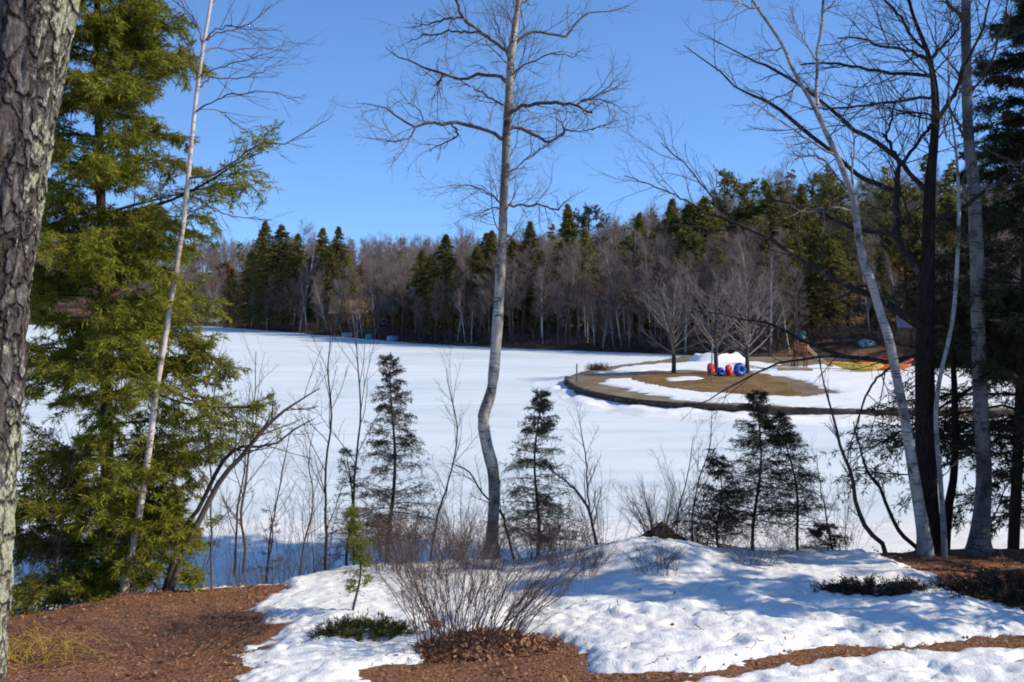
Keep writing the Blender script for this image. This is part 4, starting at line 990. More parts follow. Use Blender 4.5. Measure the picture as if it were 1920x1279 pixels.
def mat_plant(name, label, x, y, rx, ry, h, n, mat, cat, L=(.05, .11), W=(.010, .022), stem=M_TWIG_DARK, d=None, dens=14):
    b = on_ground(x, y, d)
    root = thing(name, label, cat, b)
    q = R.random((n, 2)); a = q[:, 0] * 2 * PI; r = np.sqrt(q[:, 1]) * (1 + .25 * np.sin(a * 3 + x) + .15 * np.sin(a * 7))
    o = np.stack([b[0] + np.cos(a) * r * rx * .8, b[1] + np.sin(a) * r * ry * .8, 0 * a], 1)
    o[:, 2] = gz_near(o[:, 0], o[:, 1]) + .02
    tp = np.stack([np.cos(a) * rx * .35, np.sin(a) * ry * .35, h * (1.1 - .6 * r) * R.uniform(.4, 1.1, n)], 1) + R.normal(size=(n, 3)) * [.05, .05, .01]
    t_ = np.linspace(0, 1, 6)
    pts = o[:, None] + tp[:, None] * np.stack([t_, t_, t_ ** .7], 1)[None] + R.normal(size=(n, 6, 3)) * .006
    rad = np.full((n, 1), .004) * np.linspace(1, .3, 6)[None]
    m = MB(); m.tubes(pts, rad, 3); m.build('stems', stem, root)
    s1, s2 = spawn(pts, rad, 5, (.05, .16), (.15, 1.0), (.7, .2), .2, .12, 4, .6, .003, .5)
    mc = MB(); mc.tubes(s1, s2, 3, .1); sprays(mc, pts, dens, L, W, -.2, (.2, 1), .9); sprays(mc, s1, dens // 2, L, W, -.2, (.1, 1), .9)
    mc.build('foliage', mat, root, False)
    return root
mat_plant('juniper', 'low bronzed juniper lying on the snow in front of the right trunks', 1638, 1122, .62, .26, .20, 150, M_HEATH, 'shrub', (.03, .07), (.008, .016))
mat_plant('juniper', 'wide dark brown low shrub on the mulch at the right edge', 1905, 1120, .85, .50, .26, 240, M_HEATH, 'shrub', (.03, .07), (.008, .016))
mat_plant('juniper', 'mossy green low evergreen at the foot of the small pine', 682, 1198, .42, .22, .15, 130, M_MAT_GREEN, 'shrub', (.03, .07), (.007, .014))
mat_plant('brown_shrub', 'brown heathery shrub in the middle of the mulch on the left', 425, 1185, .55, .35, .24, 90, M_HEATH, 'shrub', (.02, .04), (.004, .008), M_TWIG_RED, None, 4)
# reddish brown brushy stems over the left mulch
bare_bush('bare_shrub', 'hazy low mass of thin reddish stems in the left mulch bed', on_ground(330, 1215), .75, .42, 90, M_TWIG_RED, 'shrub', None, .003, (.1, 0), (5, 3), .55, tw=(.08, .22))
# yellow arching withes by the old trunk
root = thing('yellow_shrub', 'shrub with arching bright yellow stems at the lower left by the lichened trunk', 'shrub', on_ground(48, 1240))
m = MB(); b = on_ground(48, 1240); N = 52
az = R.uniform(-.5, 2 * PI - .5, N); L_ = R.uniform(.25, .62, N)
t_ = np.linspace(0, 1, 12)
o = b + np.stack([R.normal(size=N) * .22, R.normal(size=N) * .15, np.full(N, -.02)], 1)
hx = np.stack([np.cos(az) * L_, np.sin(az) * L_ * .7], 1)
pts = np.empty((N, 12, 3)); pts[:, :, :2] = o[:, None, :2] + hx[:, None] * t_[None, :, None]
hh = R.uniform(.05, .30, N)
pts[:, :, 2] = gz_near(pts[:, :, 0], pts[:, :, 1]) + hh[:, None] * np.sin(t_ * PI * .85)[None] + .01
m.tubes(pts, np.full((N, 12), .0046) * np.linspace(1, .5, 12), 4); m.build('stems', M_YELLOW, root)
m = MB(); a_, b_ = spawn(pts, np.full((N, 12), .004), 4, (.08, .24), (.2, 1), (.6, .2), .1, .1, 5, .7, .003, .5); m.tubes(a_, b_, 3); m.build('twigs', M_YELLOW, root)
# twisted brown shrub in the lower left behind it, and dead stalks
bare_bush('bare_shrub', 'dark bare shrub leaning out of the shade at the left end of the bank', on_ground(40, 1128, 13.2), .35, 1.0, 14, M_TWIG_DARK, 'shrub', 'small shrubs on the bank', .006, (.2, 0), (6, 4), .15)

# leaf litter lying on the mulch and a little on the snow
N = 17000
lx, ly = R.uniform(-7.5, 8.5, N), R.uniform(6.0, 15.2, N)
sd = np.full(N, -1e9)
for e in EARTH: sd = np.maximum(sd, poly_sd(lx, ly, e))
k = (sd > -.05) | (R.random(N) < .016)
lx, ly, sd = lx[k], ly[k], sd[k]
o = np.stack([lx, ly, gz_near(lx, ly) + np.where(sd < 0, .10, .012) + R.random(len(lx)) * .02], 1)
dv = R.normal(size=(len(lx), 3)) * [1, 1, .35]
sz = R.uniform(.016, .062, len(lx))
stuff(MB().leaves(o, dv, np.array([0, 0, 1.0]) + R.normal(size=(len(lx), 3)) * .5, sz, sz * R.uniform(.4, .8, len(lx))).build('leaf_litter', M_LITTER, None, False))
# curled leaves heaped under the big shrub
N = 2600; a = R.random(N) * 2 * PI; r = np.sqrt(R.random(N))
b = on_ground(880, 1212)
o = np.stack([b[0] + .1 + np.cos(a) * r * .85, b[1] + np.sin(a) * r * .55, 0 * a], 1); o[:, 2] = gz_near(o[:, 0], o[:, 1]) + R.random(N) * .07 * (1.1 - r)
sz = R.uniform(.03, .08, N)
stuff(MB().leaves(o, R.normal(size=(N, 3)) * [1, 1, .6], R.normal(size=(N, 3)) + [0, 0, .8], sz, sz * R.uniform(.4, .8, N)).build('leaf_heap', M_LITTER, None, False))
# bark chips and twigs scattered over bare earth and snow
N = 2600; lx, ly = R.uniform(-7.5, 8.5, N), R.uniform(6.0, 15.0, N)
sd = np.full(N, -1e9)
for e in EARTH: sd = np.maximum(sd, poly_sd(lx, ly, e))
k = (sd > 0) | (R.random(N) < .06); lx, ly, sd = lx[k], ly[k], sd[k]; N = len(lx)
o = np.stack([lx, ly, gz_near(lx, ly) + np.where(sd < 0, .11, .015)], 1); dv = unit(R.normal(size=(N, 3)) * [1, 1, .12]) * R.uniform(.04, .22, N)[:, None]
stuff(MB().tubes(np.stack([o, o + dv * .5 + R.normal(size=(N, 3)) * .008, o + dv], 1), np.repeat(R.uniform(.002, .005, N)[:, None], 3, 1), 3).build('fallen_twigs', M_TWIG_RED))

# ------------------------------------------------------------------ things on the beach
def vase_tree(label, x, ybase, ytop, spread_px, seed):
    b = PZ(x, ybase, HB + .1); d = b[1]
    H = (ybase - ytop) / FPX * d; W = spread_px / FPX * d / 2
    root = thing('beach_tree', label, 'tree', b, 'bare trees on the beach')
    hs = np.linspace(0, 1, 14)
    pts = b + np.stack([.05 * np.sin(hs * 5 + seed), .03 * np.cos(hs * 6), hs * H * .82 - .1], 1)
    rad = .135 * (1.0 - hs) ** .8 + .012
    m = MB(); m.tubes(pts, rad, 8); m.build('trunk', M_FAR_TRUNK, root)
    m2 = MB()
    l1, r1 = spawn(pts, rad, 30, (W * 1.0, W * 1.75), (.22, .98), (1.0, .17), .50, .07, 7, .42, .055, .3, rmin=.02); m2.tubes(l1, r1, 4, 1.0)
    l2, r2 = spawn(l1, r1, 7, (.5, 1.1), (.2, 1.0), (.55, .2), .3, .09, 5, .6, .022, .5, rmin=.011); m2.tubes(l2, r2, 3)
    l3, r3 = spawn(l2, r2, 5, (.25, .6), (.25, 1.0), (.55, .2), .2, .1, 4, .7, .013, .6, rmin=.009); m2.tubes(l3, r3, 3)
    m2.build('crown', M_TWIG_PALE, root)
vase_tree('rounded bare tree on the beach, left of the coloured tubes', 1262, 699, 522, 128, 1)
vase_tree('bare beach tree rising between the red and blue tubes', 1342, 702, 512, 135, 2)
vase_tree('rightmost bare beach tree, just right of the large blue tube', 1402, 701, 524, 140, 3)

def ring(m, c, Rr, r, axis_az, tilt=0.0, squash=1.0):
    a, b = np.meshgrid(np.linspace(0, 2 * PI, 37), np.linspace(0, 2 * PI, 19))
    rr = r * (1 + .03 * np.cos(a * 8))
    x = np.cos(a) * (Rr + rr * np.cos(b)); z = np.sin(a) * (Rr + rr * np.cos(b)); y = rr * np.sin(b) * squash
    y, z = y * math.cos(tilt) - z * math.sin(tilt), y * math.sin(tilt) + z * math.cos(tilt)
    X = x * math.cos(axis_az) - y * math.sin(axis_az); Y = x * math.sin(axis_az) + y * math.cos(axis_az)
    m.grid(c[0] + X, c[1] + Y, c[2] + z)
def valve(m, c, az): m.tubes(np.array([[c[0], c[1], c[2]], [c[0] + .05 * math.cos(az), c[1] + .05 * math.sin(az), c[2] + .04]]), np.array([.03, .025]), 8)
M_RED = simple('red_vinyl', (.62, .025, .03), .12, 3, .35, .5); M_BLUE = simple('blue_vinyl', (.012, .035, .33), .15, 3, .35, .5); M_BLUE2 = simple('bright_blue_vinyl', (.02, .09, .42), .2, 3, .35, .5)
M_WHITEV = simple('white_vinyl', (.75, .75, .75), .05, 3, .4, .4)
for x, y, hpx, az, mt_, lb, sq in [(1333, 703, 26, 1.15, M_RED, 'red inflatable water tube on edge left of the beach tree trunk', 1.15), (1351, 705, 19, .5, M_BLUE, 'small dark blue inflatable tube between the two red ones', 1.3),
                               (1366, 704, 24, 1.1, M_RED, 'red inflatable water tube between the two blue ones', 1.15), (1387, 706, 30, .42, M_BLUE2, 'large bright blue inflatable tube facing the lake, rightmost of the tubes', 1.1)]:
    b = PZ(x, y, HB + .22); b[2] = float(pen_z(b[0], b[1])[0]) + .06
    D = hpx / FPX * b[1] * .90
    t = thing('inflatable_tube', lb, 'inflatable', b, 'inflatable tubes on the beach')
    m = MB(); ring(m, (b[0], b[1], b[2] + D / 2 - .03), D * .28, D * .215, az, -.12, sq); m.build('ring', mt_, t)
    m = MB(); ring(m, (b[0], b[1], b[2] + D / 2 - .03), D * .485, .02, az, -.12, 2.4); m.build('seam', M_RED if mt_ is M_RED else M_BLUE, t)
    m = MB(); valve(m, (b[0] + .02, b[1] - D * .18, b[2] + D * .8), -1.5); m.build('valve', M_WHITEV, t)
# heap of ploughed snow behind them
c = PZ(1352, 681, HB); a, b = np.meshgrid(np.linspace(0, 2 * PI, 50), np.linspace(0, 1, 18))
rx = 2.0 * b * (1 + .18 * np.sin(a * 2 + 1) + .1 * np.sin(a * 5)); ry = 1.5 * b
X, Y = c[0] + rx * np.cos(a), c[1] + 1.5 + ry * np.sin(a)
MB().grid(X, Y, HB - .05 + .62 * sstep((1 - b) / .42) * (1 + .22 * fbm(X * .9, Y * .9, 0, 8)) + .07 * fbm(X * 2.4, Y * 2.4, 0, 18)).thing('snow_pile', M_SNOW, 'flat-topped heap of white snow on the beach behind the inflatable tubes', 'snow pile')
def post(label, x, ybase, ytop, w, mat, name='post', z=None):
    b = PZ(x, ybase, HB if z is None else z); H = (ybase - ytop) / FPX * b[1]
    m = MB(); t_ = np.linspace(0, 1, 6)
    m.tubes(b + np.stack([.02 * t_, 0 * t_, t_ * (H + .1) - .1], 1), np.full(6, w) * (1 - .15 * t_), 8, cap=True)
    m.thing(name, mat, label, 'post', base=b)
M_POST = simple('weathered_post', (.16, .135, .11), .3, 3, .9, .1)
post('short wooden post standing at the tip of the beach', 1081, 717, 682, .045, M_POST)
post('tall thin grey pole in front of the coloured tubes', 1334, 722, 640, .035, simple('grey_pole', (.20, .19, .185), .2, 2, .5, .4), 'pole')
post('stubby dark stake stuck in the ice below the beach wall', 1241, 767, 759, .06, M_WOOD, 'stake', 0.0)
b = PZ(1122, 694, HB)
bare_root = thing('brush_clump', 'low reddish clump of dead brush near the tip of the beach', 'shrub', b)
m = MB(); N = 200; o = b + R.normal(size=(N, 3)) * [.35, .25, 0]; dv = R.normal(size=(N, 3)) * [.2, .2, .1] + [0, 0, .32]
m.tubes(np.stack([o, o + dv * .5, o + dv], 1), np.full((N, 3), .012), 3); m.build('stems', M_TWIG_RED, bare_root)
b = PZ(1391, 678, HB); t = thing('leaning_board', 'thin dark board standing in the snow heap above the large blue tube', 'board', b)
MB().box((b[0], b[1], HB + .45), (.09, .05, 1.0), .2, (0, .12), .01).build('plank', M_WOOD, t)

# wooden playset with green roof and tan slide
b = PZ(1504, 690, HB + .1); B = b
zb = b[2]
s = b[1] / FPX
t = thing('playset', 'wooden playset with a small green roof and a tan slide by the trees', 'playset', b)
M_CEDAR = simple('red_cedar', (.20, .085, .045), .3, 4, .8, .2); M_GREEN = simple('green_plastic', (.012, .10, .085), .15, 3, .45, .4); M_TAN = simple('tan_plastic', (.52, .33, .20), .1, 2, .4, .4)
for dx in (-.30, .30):
    for dy in (-.30, .30): MB().box((B[0] + dx - .1, B[1] + dy, zb + 1.0), (.08, .08, 2.0), bev=.01).build('post', M_CEDAR, t, False)
MB().box((B[0] - .1, B[1], zb + 1.12), (.74, .74, .07), bev=.01).build('platform', M_CEDAR, t, False)
for y_ in (-.33, .33):
    m = MB()
    for k in range(2): m.box((B[0] - .1, B[1] + y_, zb + 1.35 + .25 * k), (.66, .03, .10), bev=.005)
    for k in range(5): m.box((B[0] - .36 + .13 * k, B[1] + y_, zb + 1.42), (.05, .02, .46))
    m.build('railing', M_CEDAR, t, False)
v = np.array([1.0, 1, 1]) * np.array([[-.72, -.62, 1.98], [.52, -.62, 1.98], [.52, .62, 1.98], [-.72, .62, 1.98], [-.72, 0, 2.45], [.52, 0, 2.45], [-.72, -.66, 1.94], [.52, -.66, 1.94], [.52, .66, 1.94], [-.72, .66, 1.94], [-.72, 0, 2.39], [.52, 0, 2.39]]) * [.44, .46, .97] + [B[0] - .04, B[1], zb]
MB().raw(v, [[0, 1, 5, 4], [2, 3, 4, 5], [6, 10, 11, 7], [8, 11, 10, 9], [0, 6, 7, 1], [2, 8, 9, 3], [1, 7, 11, 5], [5, 11, 8, 2], [0, 4, 10, 6], [4, 3, 9, 10]]).build('roof', M_GREEN, t, False)
m = MB()   # slide: open trough running down to the right
prof = catmull([[.22, 0, 1.20], [.38, -.05, 1.15], [.7, -.2, .85], [1.2, -.4, .38], [1.5, -.5, .18], [1.75, -.6, .15]], 20) + [B[0], B[1], zb]
sec = [(-.25, .20), (-.23, .20), (-.20, .02), (.20, .02), (.23, .20), (.25, .20), (.22, -.02), (-.22, -.02)]
V = np.array([[p + [.28 * c_ * .35, c_, h_] for c_, h_ in sec] for p in prof]); q = len(sec)
idx = np.arange(len(prof) * q).reshape(len(prof), q); nx_ = np.roll(idx, -1, 1)
m.raw(V.reshape(-1, 3), np.stack([idx[:-1], nx_[:-1], nx_[1:], idx[1:]], -1).reshape(-1, 4)); m.build('slide', M_TAN, t)
m = MB()
for k in range(5): m.box((B[0] - .62 + .045 * k, B[1], zb + .2 + .22 * k), (.05, .44, .05))
for y_ in (-.26, .26): m.box((B[0] - .54, B[1] + y_ * .85, zb + .62), (.06, .05, 1.28), 0, (0, .22))
m.build('ladder', M_CEDAR, t, False)
MB().box((B[0] + .26, B[1] - .2, zb + 1.5), (.16, .3, .5), 0, (0, 0), .03).build('slide_hood', M_TAN, t, False)

def kayak(label, x, y, z, L, W, az, mat, cockpit, group='kayaks drawn up on the beach', roll=0.0):
    b = PZ(x, y, z)
    t = thing('kayak', label, 'kayak', b, group)
    n, q = 30, 16
    u = np.linspace(-1, 1, n); w = (1 - np.abs(u) ** 2.4) ** .8 * W / 2 + .006; rk = .14 * np.abs(u) ** 3
    a = np.linspace(0, 2 * PI, q + 1)
    X = np.repeat(u[:, None] * L / 2, q + 1, 1); Y = w[:, None] * np.cos(a)[None]
    Z = rk[:, None] + np.where(np.sin(a) > 0, .55, 1.0)[None] * np.sin(a)[None] * (.05 + w[:, None] * .55) + .2
    def tr(v):
        yy = v[:, 1] * math.cos(roll) - (v[:, 2] - .2) * math.sin(roll); zz = v[:, 1] * math.sin(roll) + (v[:, 2] - .2) * math.cos(roll) + .2
        return np.stack([b[0] + v[:, 0] * math.cos(az) - yy * math.sin(az), b[1] + v[:, 0] * math.sin(az) + yy * math.cos(az), b[2] + zz], 1)
    v = tr(np.stack([X, Y, Z], -1).reshape(-1, 3)); idx = np.arange(n * (q + 1)).reshape(n, q + 1)
    MB().raw(v, np.stack([idx[:-1, :-1], idx[:-1, 1:], idx[1:, 1:], idx[1:, :-1]], -1).reshape(-1, 4)).build('hull', mat, t)
    a = np.linspace(0, 2 * PI, 25); c_ = np.stack([.48 * np.cos(a) * L / 6.5, .62 * W / 2 * np.sin(a), np.full(25, .2 + .31 * W / 2 + .055)], 1)
    MB().tubes(tr(c_), np.full(25, .022), 6).build('cockpit_rim', M_BLACK, t)
    MB().raw(tr(np.vstack([c_[:-1] * [.97, .97, 1] - [0, 0, .005], [[0, 0, .2 + .31 * W / 2 + .03]]])), [[k, (k + 1) % 24, 24, 24] for k in range(24)]).build('cockpit', M_BLACK, t, False)
    return t
M_BLACK = simple('black_plastic', (.012, .012, .012), .2, 4, .5, .3)
M_YEL = simple('yellow_plastic', (.86, .47, .008), .08, 2, .35, .45); M_YEL2 = simple('pale_yellow_plastic', (.80, .52, .06), .1, 2, .35, .45); M_ORA = simple('orange_plastic', (.72, .17, .015), .1, 2, .35, .45); M_REDP = simple('red_plastic', (.55, .03, .035), .1, 2, .35, .45)
kayak('bright yellow kayak lying on the snow, front one of the row', 1604, 689, HB + .20, 3.3, .74, -.32, M_YEL, True)
kayak('pale yellow kayak tilted on edge just in front of the bright yellow one', 1612, 694, HB + .16, 2.8, .66, -.42, M_YEL2, True, roll=-.5)
kayak('orange kayak half hidden by the leaning white birch', 1662, 693, HB + .16, 2.9, .70, -.25, M_ORA, True, roll=-.2)
kayak('red kayak behind the yellow and orange ones', 1660, 682, HB + .36, 3.4, .72, -.30, M_REDP, True, roll=-.4)
b = PZ(1492, 695, HB + .1); a = np.linspace(0, 2 * PI, 25)
tt_ = thing('driftwood_log', 'pale weathered log lying by the snow left of the kayaks', 'log', b)
MB().tubes(catmull([b + [-1.1, .1, .1], b + [0, 0, .13], b + [1.0, -.2, .09]], 10), np.linspace(.13, .09, 10), 9, cap=True).build('log', simple('bleached_wood', (.36, .29, .21), .25, 5, .9, .1), tt_)

# ------------------------------------------------------------------ the wood on the far shore: a few kinds of tree, then copies of each
def con_proto(kind, seed):
    """spruce / hemlock (dense cone) or pine (plumed)"""
    H = 12.0
    hs = np.linspace(0, 1, 14)
    pts = np.stack([.12 * np.sin(hs * 5 + seed), .1 * np.cos(hs * 4 + seed), hs * H], 1); pts[0, 2] = -.8
    mt = MB(); mt.tubes(pts, .17 * (1.03 - hs), 6)
    mc = MB()
    if kind == 'pine':
        nb = 62; h = .30 + .70 * R.random(nb) ** .9
        L = np.interp(h, [.3, .5, .75, .92, 1], [1.6, 2.5, 2.2, 1.3, .35]) * R.uniform(.5, 1.15, nb); rise = R.uniform(.12, .5, nb)
    else:
        nb = 400; h = .05 + .95 * R.random(nb) ** .85
        L = np.interp(h, [.05, .25, .6, .82, 1], [2.3, 2.7, 1.6, .85, .06] if kind == 'cone' else [2.3, 3.2, 2.5, 1.5, .10]) * R.uniform(.6, 1.1, nb); rise = R.uniform(-.15, .35, nb)
    az = R.random(nb) * 2 * PI
    st = np.stack([np.interp(h, hs, pts[:, 0]), np.interp(h, hs, pts[:, 1]), h * H], 1)
    t = np.linspace(0, 1, 6)
    dv = np.stack([np.cos(az), np.sin(az), rise], 1) * L[:, None]
    bp = st[:, None] + dv[:, None] * t[None, :, None]; bp[:, :, 2] -= (.28 if kind != 'pine' else -.15) * L[:, None] * t[None] ** 2 + R.normal(size=(nb, 6)) * .03
    mt.tubes(bp, np.full((nb, 1), .035) * np.linspace(1, .3, 6)[None], 3)
    if kind == 'pine':
        tw, tr = spawn(bp, np.full((nb, 6), .02), 9, (.25, .75), (.3, 1), (.7, .2), .4, .1, 4, .7, .02, .5)
        sprays(mc, tw, 12, (.18, .42), (.05, .12), -.25, (.1, 1), .8)
    else:
        sprays(mc, bp, 42, (.14, .40), (.04, .10), .35, (.15, 1.05), .9)
    return mt.mesh('trunk', M_WOOD), mc.mesh('crown', M_PINE_FAR if kind == 'pine' else M_CON_FAR, smooth=False)

def bare_proto(seed, mat_t, mat_c, spread=1.0, slim=False, leaves=None):
    H = 12.0
    hs = np.linspace(0, 1, 16)
    pts = np.stack([.25 * np.sin(hs * 4 + seed) * hs, .2 * np.cos(hs * 3 + seed * 2) * hs, hs * H * .93], 1); pts[0, 2] = -.8
    rad = (.15 if not slim else .14) * (1 - hs) ** .8 + .012
    mt = MB(); mt.tubes(pts, rad, 6)
    l1, r1 = spawn(pts, rad, 22, (1.4 * spread, 3.4 * spread), (.30, .99), (.7, .2), .5, .1, 7, .5, .055, .3, rmin=.018)
    mt.tubes(l1[:], r1[:], 4)
    mc = MB()
    l2, r2 = spawn(l1, r1, 7, (.6, 1.5), (.2, 1), (.6, .2), .25, .12, 5, .55, .02, .5, rmin=.010); mc.tubes(l2, r2, 3)
    l3, r3 = spawn(l2, r2, 9, (.3, .9), (.2, 1), (.55, .2), .15, .12, 3, .7, .012, .6, rmin=.009); mc.tubes(l3, r3, 3)
    if leaves: sprays(mc, l2, 12, (.14, .32), (.12, .24), .3, (.2, 1), 1.2); sprays(mc, l3, 3, (.14, .3), (.12, .22), .3, (.2, 1), 1.2)
    return mt.mesh('trunk', mat_t), mc.mesh('crown', leaves or mat_c)

PROTO = {'cone': [con_proto('cone', k) for k in range(3)], 'full': [con_proto('full', k + 4) for k in range(3)], 'pine': [con_proto('pine', k + 8) for k in range(3)],
         'bare': [bare_proto(k, M_FAR_TRUNK, M_TWIG_FAR, sp) for k, sp in enumerate((1.0, .8, 1.2, .9))], 'birch': [bare_proto(k + 5, M_BIRCH_FAR, M_TWIG_FAR, .7, True) for k in range(2)],
         'rust': [bare_proto(k + 9, M_FAR_TRUNK, None, .8, False, M_RUST) for k in range(2)]}
KW = {'cone': ('pointed', 'spruce', 'tree'), 'full': ('broad bushy', 'hemlock', 'tree'), 'pine': ('plumed', 'white pine', 'tree'), 'bare': ('grey', 'leafless tree', 'tree'),
      'birch': ('pale trunked', 'birch', 'tree'), 'rust': ('rust leaved', 'oak', 'tree')}
NAME = {'cone': 'spruce_tree', 'full': 'hemlock_tree', 'pine': 'pine_tree', 'bare': 'bare_tree', 'birch': 'birch_tree', 'rust': 'oak_tree'}
FAR = []
def shore_d(x):                   # depth at which the column of a pixel meets the far land
    d = np.arange(45, 420, .5); u = (x - 960) / FPX
    s = shore_s(u * d, d); k = np.where(s > 0)[0]
    return d[k[0]] if len(k) else 200.0
def far_tree(kind, x, s, ytop=None, h=None, lean=0.0, w=1.0):
    """a tree s metres behind the far shore in the column of pixel x; its top reaches pixel row ytop"""
    d = shore_d(x) + s * 1.15
    X, Y = (x - 960) / FPX * d, d
    z = float(gz_far(X, Y))
    if h is None:
        h = P(x, ytop, d)[2] - z
    FAR.append(dict(kind=kind, x=x, s=s, X=X, Y=Y, z=z, h=max(2.5, h), lean=lean, w=w))
K = far_tree
# the recognisable ones, left to right: kind, column, metres behind the shore, row of the tip
for a in [('full', 470, 3, 470), ('full', 436, 2, 505), ('full', 505, 6, 416), ('full', 533, 8, 424), ('full', 488, 7, 440), ('full', 555, 9, 440), ('bare', 558, 12, 425), ('birch', 562, 3, 440), ('full', 600, 14, 430), ('full', 640, 16, 428), ('full', 622, 12, 462),
          ('full', 590, 10, 475), ('full', 655, 9, 480), ('birch', 615, 4, 520), ('rust', 700, 8, 560), ('rust', 730, 5, 555), ('rust', 640, 3, 590), ('rust', 640, 2, 588), ('rust', 672, 3, 590), ('rust', 618, 6, 560), ('rust', 1304, 1.5, 640), ('rust', 752, 4, 575), ('bare', 680, 3, 545), ('full', 718, 4, 565), ('full', 705, 8, 520), ('full', 745, 7, 540), ('full', 785, 6, 500), ('full', 800, 8, 478), ('full', 790, 10, 470),
          ('full', 765, 8, 530), ('full', 838, 6, 442), ('full', 862, 5, 480), ('full', 890, 5, 465), ('full', 910, 8, 440), ('full', 925, 9, 435), ('birch', 872, 2, 545), ('birch', 884, 2, 560), ('birch', 858, 3, 470), ('bare', 900, 3, 520), ('full', 822, 4, 520),
          ('cone', 990, 7, 418), ('full', 968, 9, 450), ('full', 1012, 8, 470), ('cone', 1066, 12, 385), ('pine', 1095, 14, 392), ('cone', 1104, 8, 430), ('full', 1040, 9, 520), ('full', 1008, 5, 540), ('birch', 1060, 4, 470), ('birch', 1170, 18, 430), ('bare', 1130, 10, 420),
          ('full', 1150, 8, 500), ('cone', 1200, 16, 402), ('cone', 1248, 20, 374), ('full', 1262, 15, 392), ('full', 1290, 14, 385), ('pine', 1360, 20, 326), ('full', 1325, 16, 372), ('pine', 1400, 24, 345), ('full', 1440, 18, 358), ('pine', 1458, 20, 345), ('full', 1490, 22, 352),
          ('pine', 1530, 26, 335), ('pine', 1560, 28, 345), ('cone', 1460, 6, 480), ('full', 1450, 5, 530), ('full', 1555, 9, 450), ('full', 1520, 8, 480), ('pine', 1660, 24, 345), ('full', 1655, 12, 470), ('pine', 1700, 26, 350), ('bare', 1610, 24, 338),
          ('birch', 1115, 2, 560), ('birch', 1130, 1.5, 570), ('birch', 1150, 2, 575), ('birch', 1180, 2, 590), ('birch', 1098, 3, 540), ('birch', 500, 1, 560), ('birch', 470, 1, 570), ('full', 1190, 5, 560), ('full', 1210, 4, 590),
          ('bare', 430, 1, 540), ('bare', 600, 1.5, 540), ('bare', 640, 1, 570), ('birch', 670, .5, 555), ('full', 1400, 3, 560), ('full', 1470, 3, 585), ('full', 1330, 4, 560), ('full', 1280, 4, 575), ('full', 1360, 5, 540), ('birch', 1690, 8, 480), ('birch', 1660, 7, 500), ('birch', 1635, 8, 480)]:
    K(*a)
FAR[-22]['lean'] = -.1
# the rest of the wood, in ranks up the slope
for rank, (s0, s1, step, hh) in enumerate([(1, 5, 11, (5, 10.5)), (6, 14, 19, (7, 10.5)), (15, 28, 20, (8.5, 11.5)), (30, 48, 24, (9, 12))]):
    for x in np.arange(-150 if rank else 380, 2020, step):
        xx = x + R.uniform(-.5, .5) * step
        kinds = ['bare'] * 12 + ['rust', 'birch'] if xx < 1180 else ['bare'] * 5 + ['full', 'pine', 'birch', 'full']
        if rank == 0: kinds = ['bare'] * 8 + ['birch']
        kd = kinds[R.integers(len(kinds))]
        if 1490 < xx < 1830 and (rank == 0 or (rank <= 2 and R.random() < .65)): continue                       # room for the playset and the kayaks
        if 625 < xx < 700 and rank == 1: continue                         # room for the two cabins
        h = R.uniform(*hh) * (1.0 if xx > 1180 else (.92 if xx > 420 else .85))
        K(kd, xx, R.uniform(s0, s1), h=h)
# ordinal labels: kind + rank + place
def place(x):
    for lim_, s in [(425, 'beyond the left hemlock'), (610, 'left of the two cabins'), (780, 'around the two cabins'), (930, 'just left of the middle birch'), (1190, 'between middle birch and beach trees'), (1480, 'behind the beach trees'), (1725, 'behind playset and kayaks')]:
        if x < lim_: return s
    return 'behind the right-hand trunks'
W1 = 'zero one two three four five six seven eight nine ten eleven twelve thirteen fourteen fifteen sixteen seventeen eighteen nineteen'.split()
TENS = ['', '', 'twenty', 'thirty', 'forty', 'fifty', 'sixty', 'seventy']
IRR = dict(one='first', two='second', three='third', five='fifth', eight='eighth', nine='ninth', twelve='twelfth')
def word(n): return W1[n] if n < 20 else TENS[n // 10] + ('-' + W1[n % 10] if n % 10 else '')
def ordinal(n):
    h, _, t_ = word(n).rpartition('-')
    t_ = IRR.get(t_, t_[:-1] + 'ieth' if t_.endswith('y') else t_ + 'th')
    return h + '-' + t_ if h else t_
cl = {}
for f in FAR:
    f['row'] = 'at the ice edge' if f['s'] < 5.5 else ('in the second rank' if f['s'] < 14.5 else ('further up the slope' if f['s'] < 29 else 'near the hilltop'))
    if f['x'] > 1290 and f['s'] < 5.5: f['row'] = 'at the wood edge'
    f['pl'] = place(f['x']); cl.setdefault((f['kind'], f['row'], f['pl']), []).append(f)
for (kd, row, pl), fs in cl.items():
    fs.sort(key=lambda f: f['X'] / f['Y'])
    for k, f in enumerate(fs):
        lb = f"{KW[kd][0]} {KW[kd][1]} {row} {pl}"
        if len(fs) > 1: lb += ', leftmost of %s' % word(len(fs)) if k == 0 else (', rightmost of %s' % word(len(fs)) if k == len(fs) - 1 else ', %s from left' % ordinal(k + 1))
        f['label'] = lb
GRP = {'cone': 'spruces in the far wood', 'full': 'hemlocks in the far wood', 'pine': 'white pines in the far wood', 'bare': 'leafless trees in the far wood', 'birch': 'birches in the far wood', 'rust': 'rust leaved oaks in the far wood'}
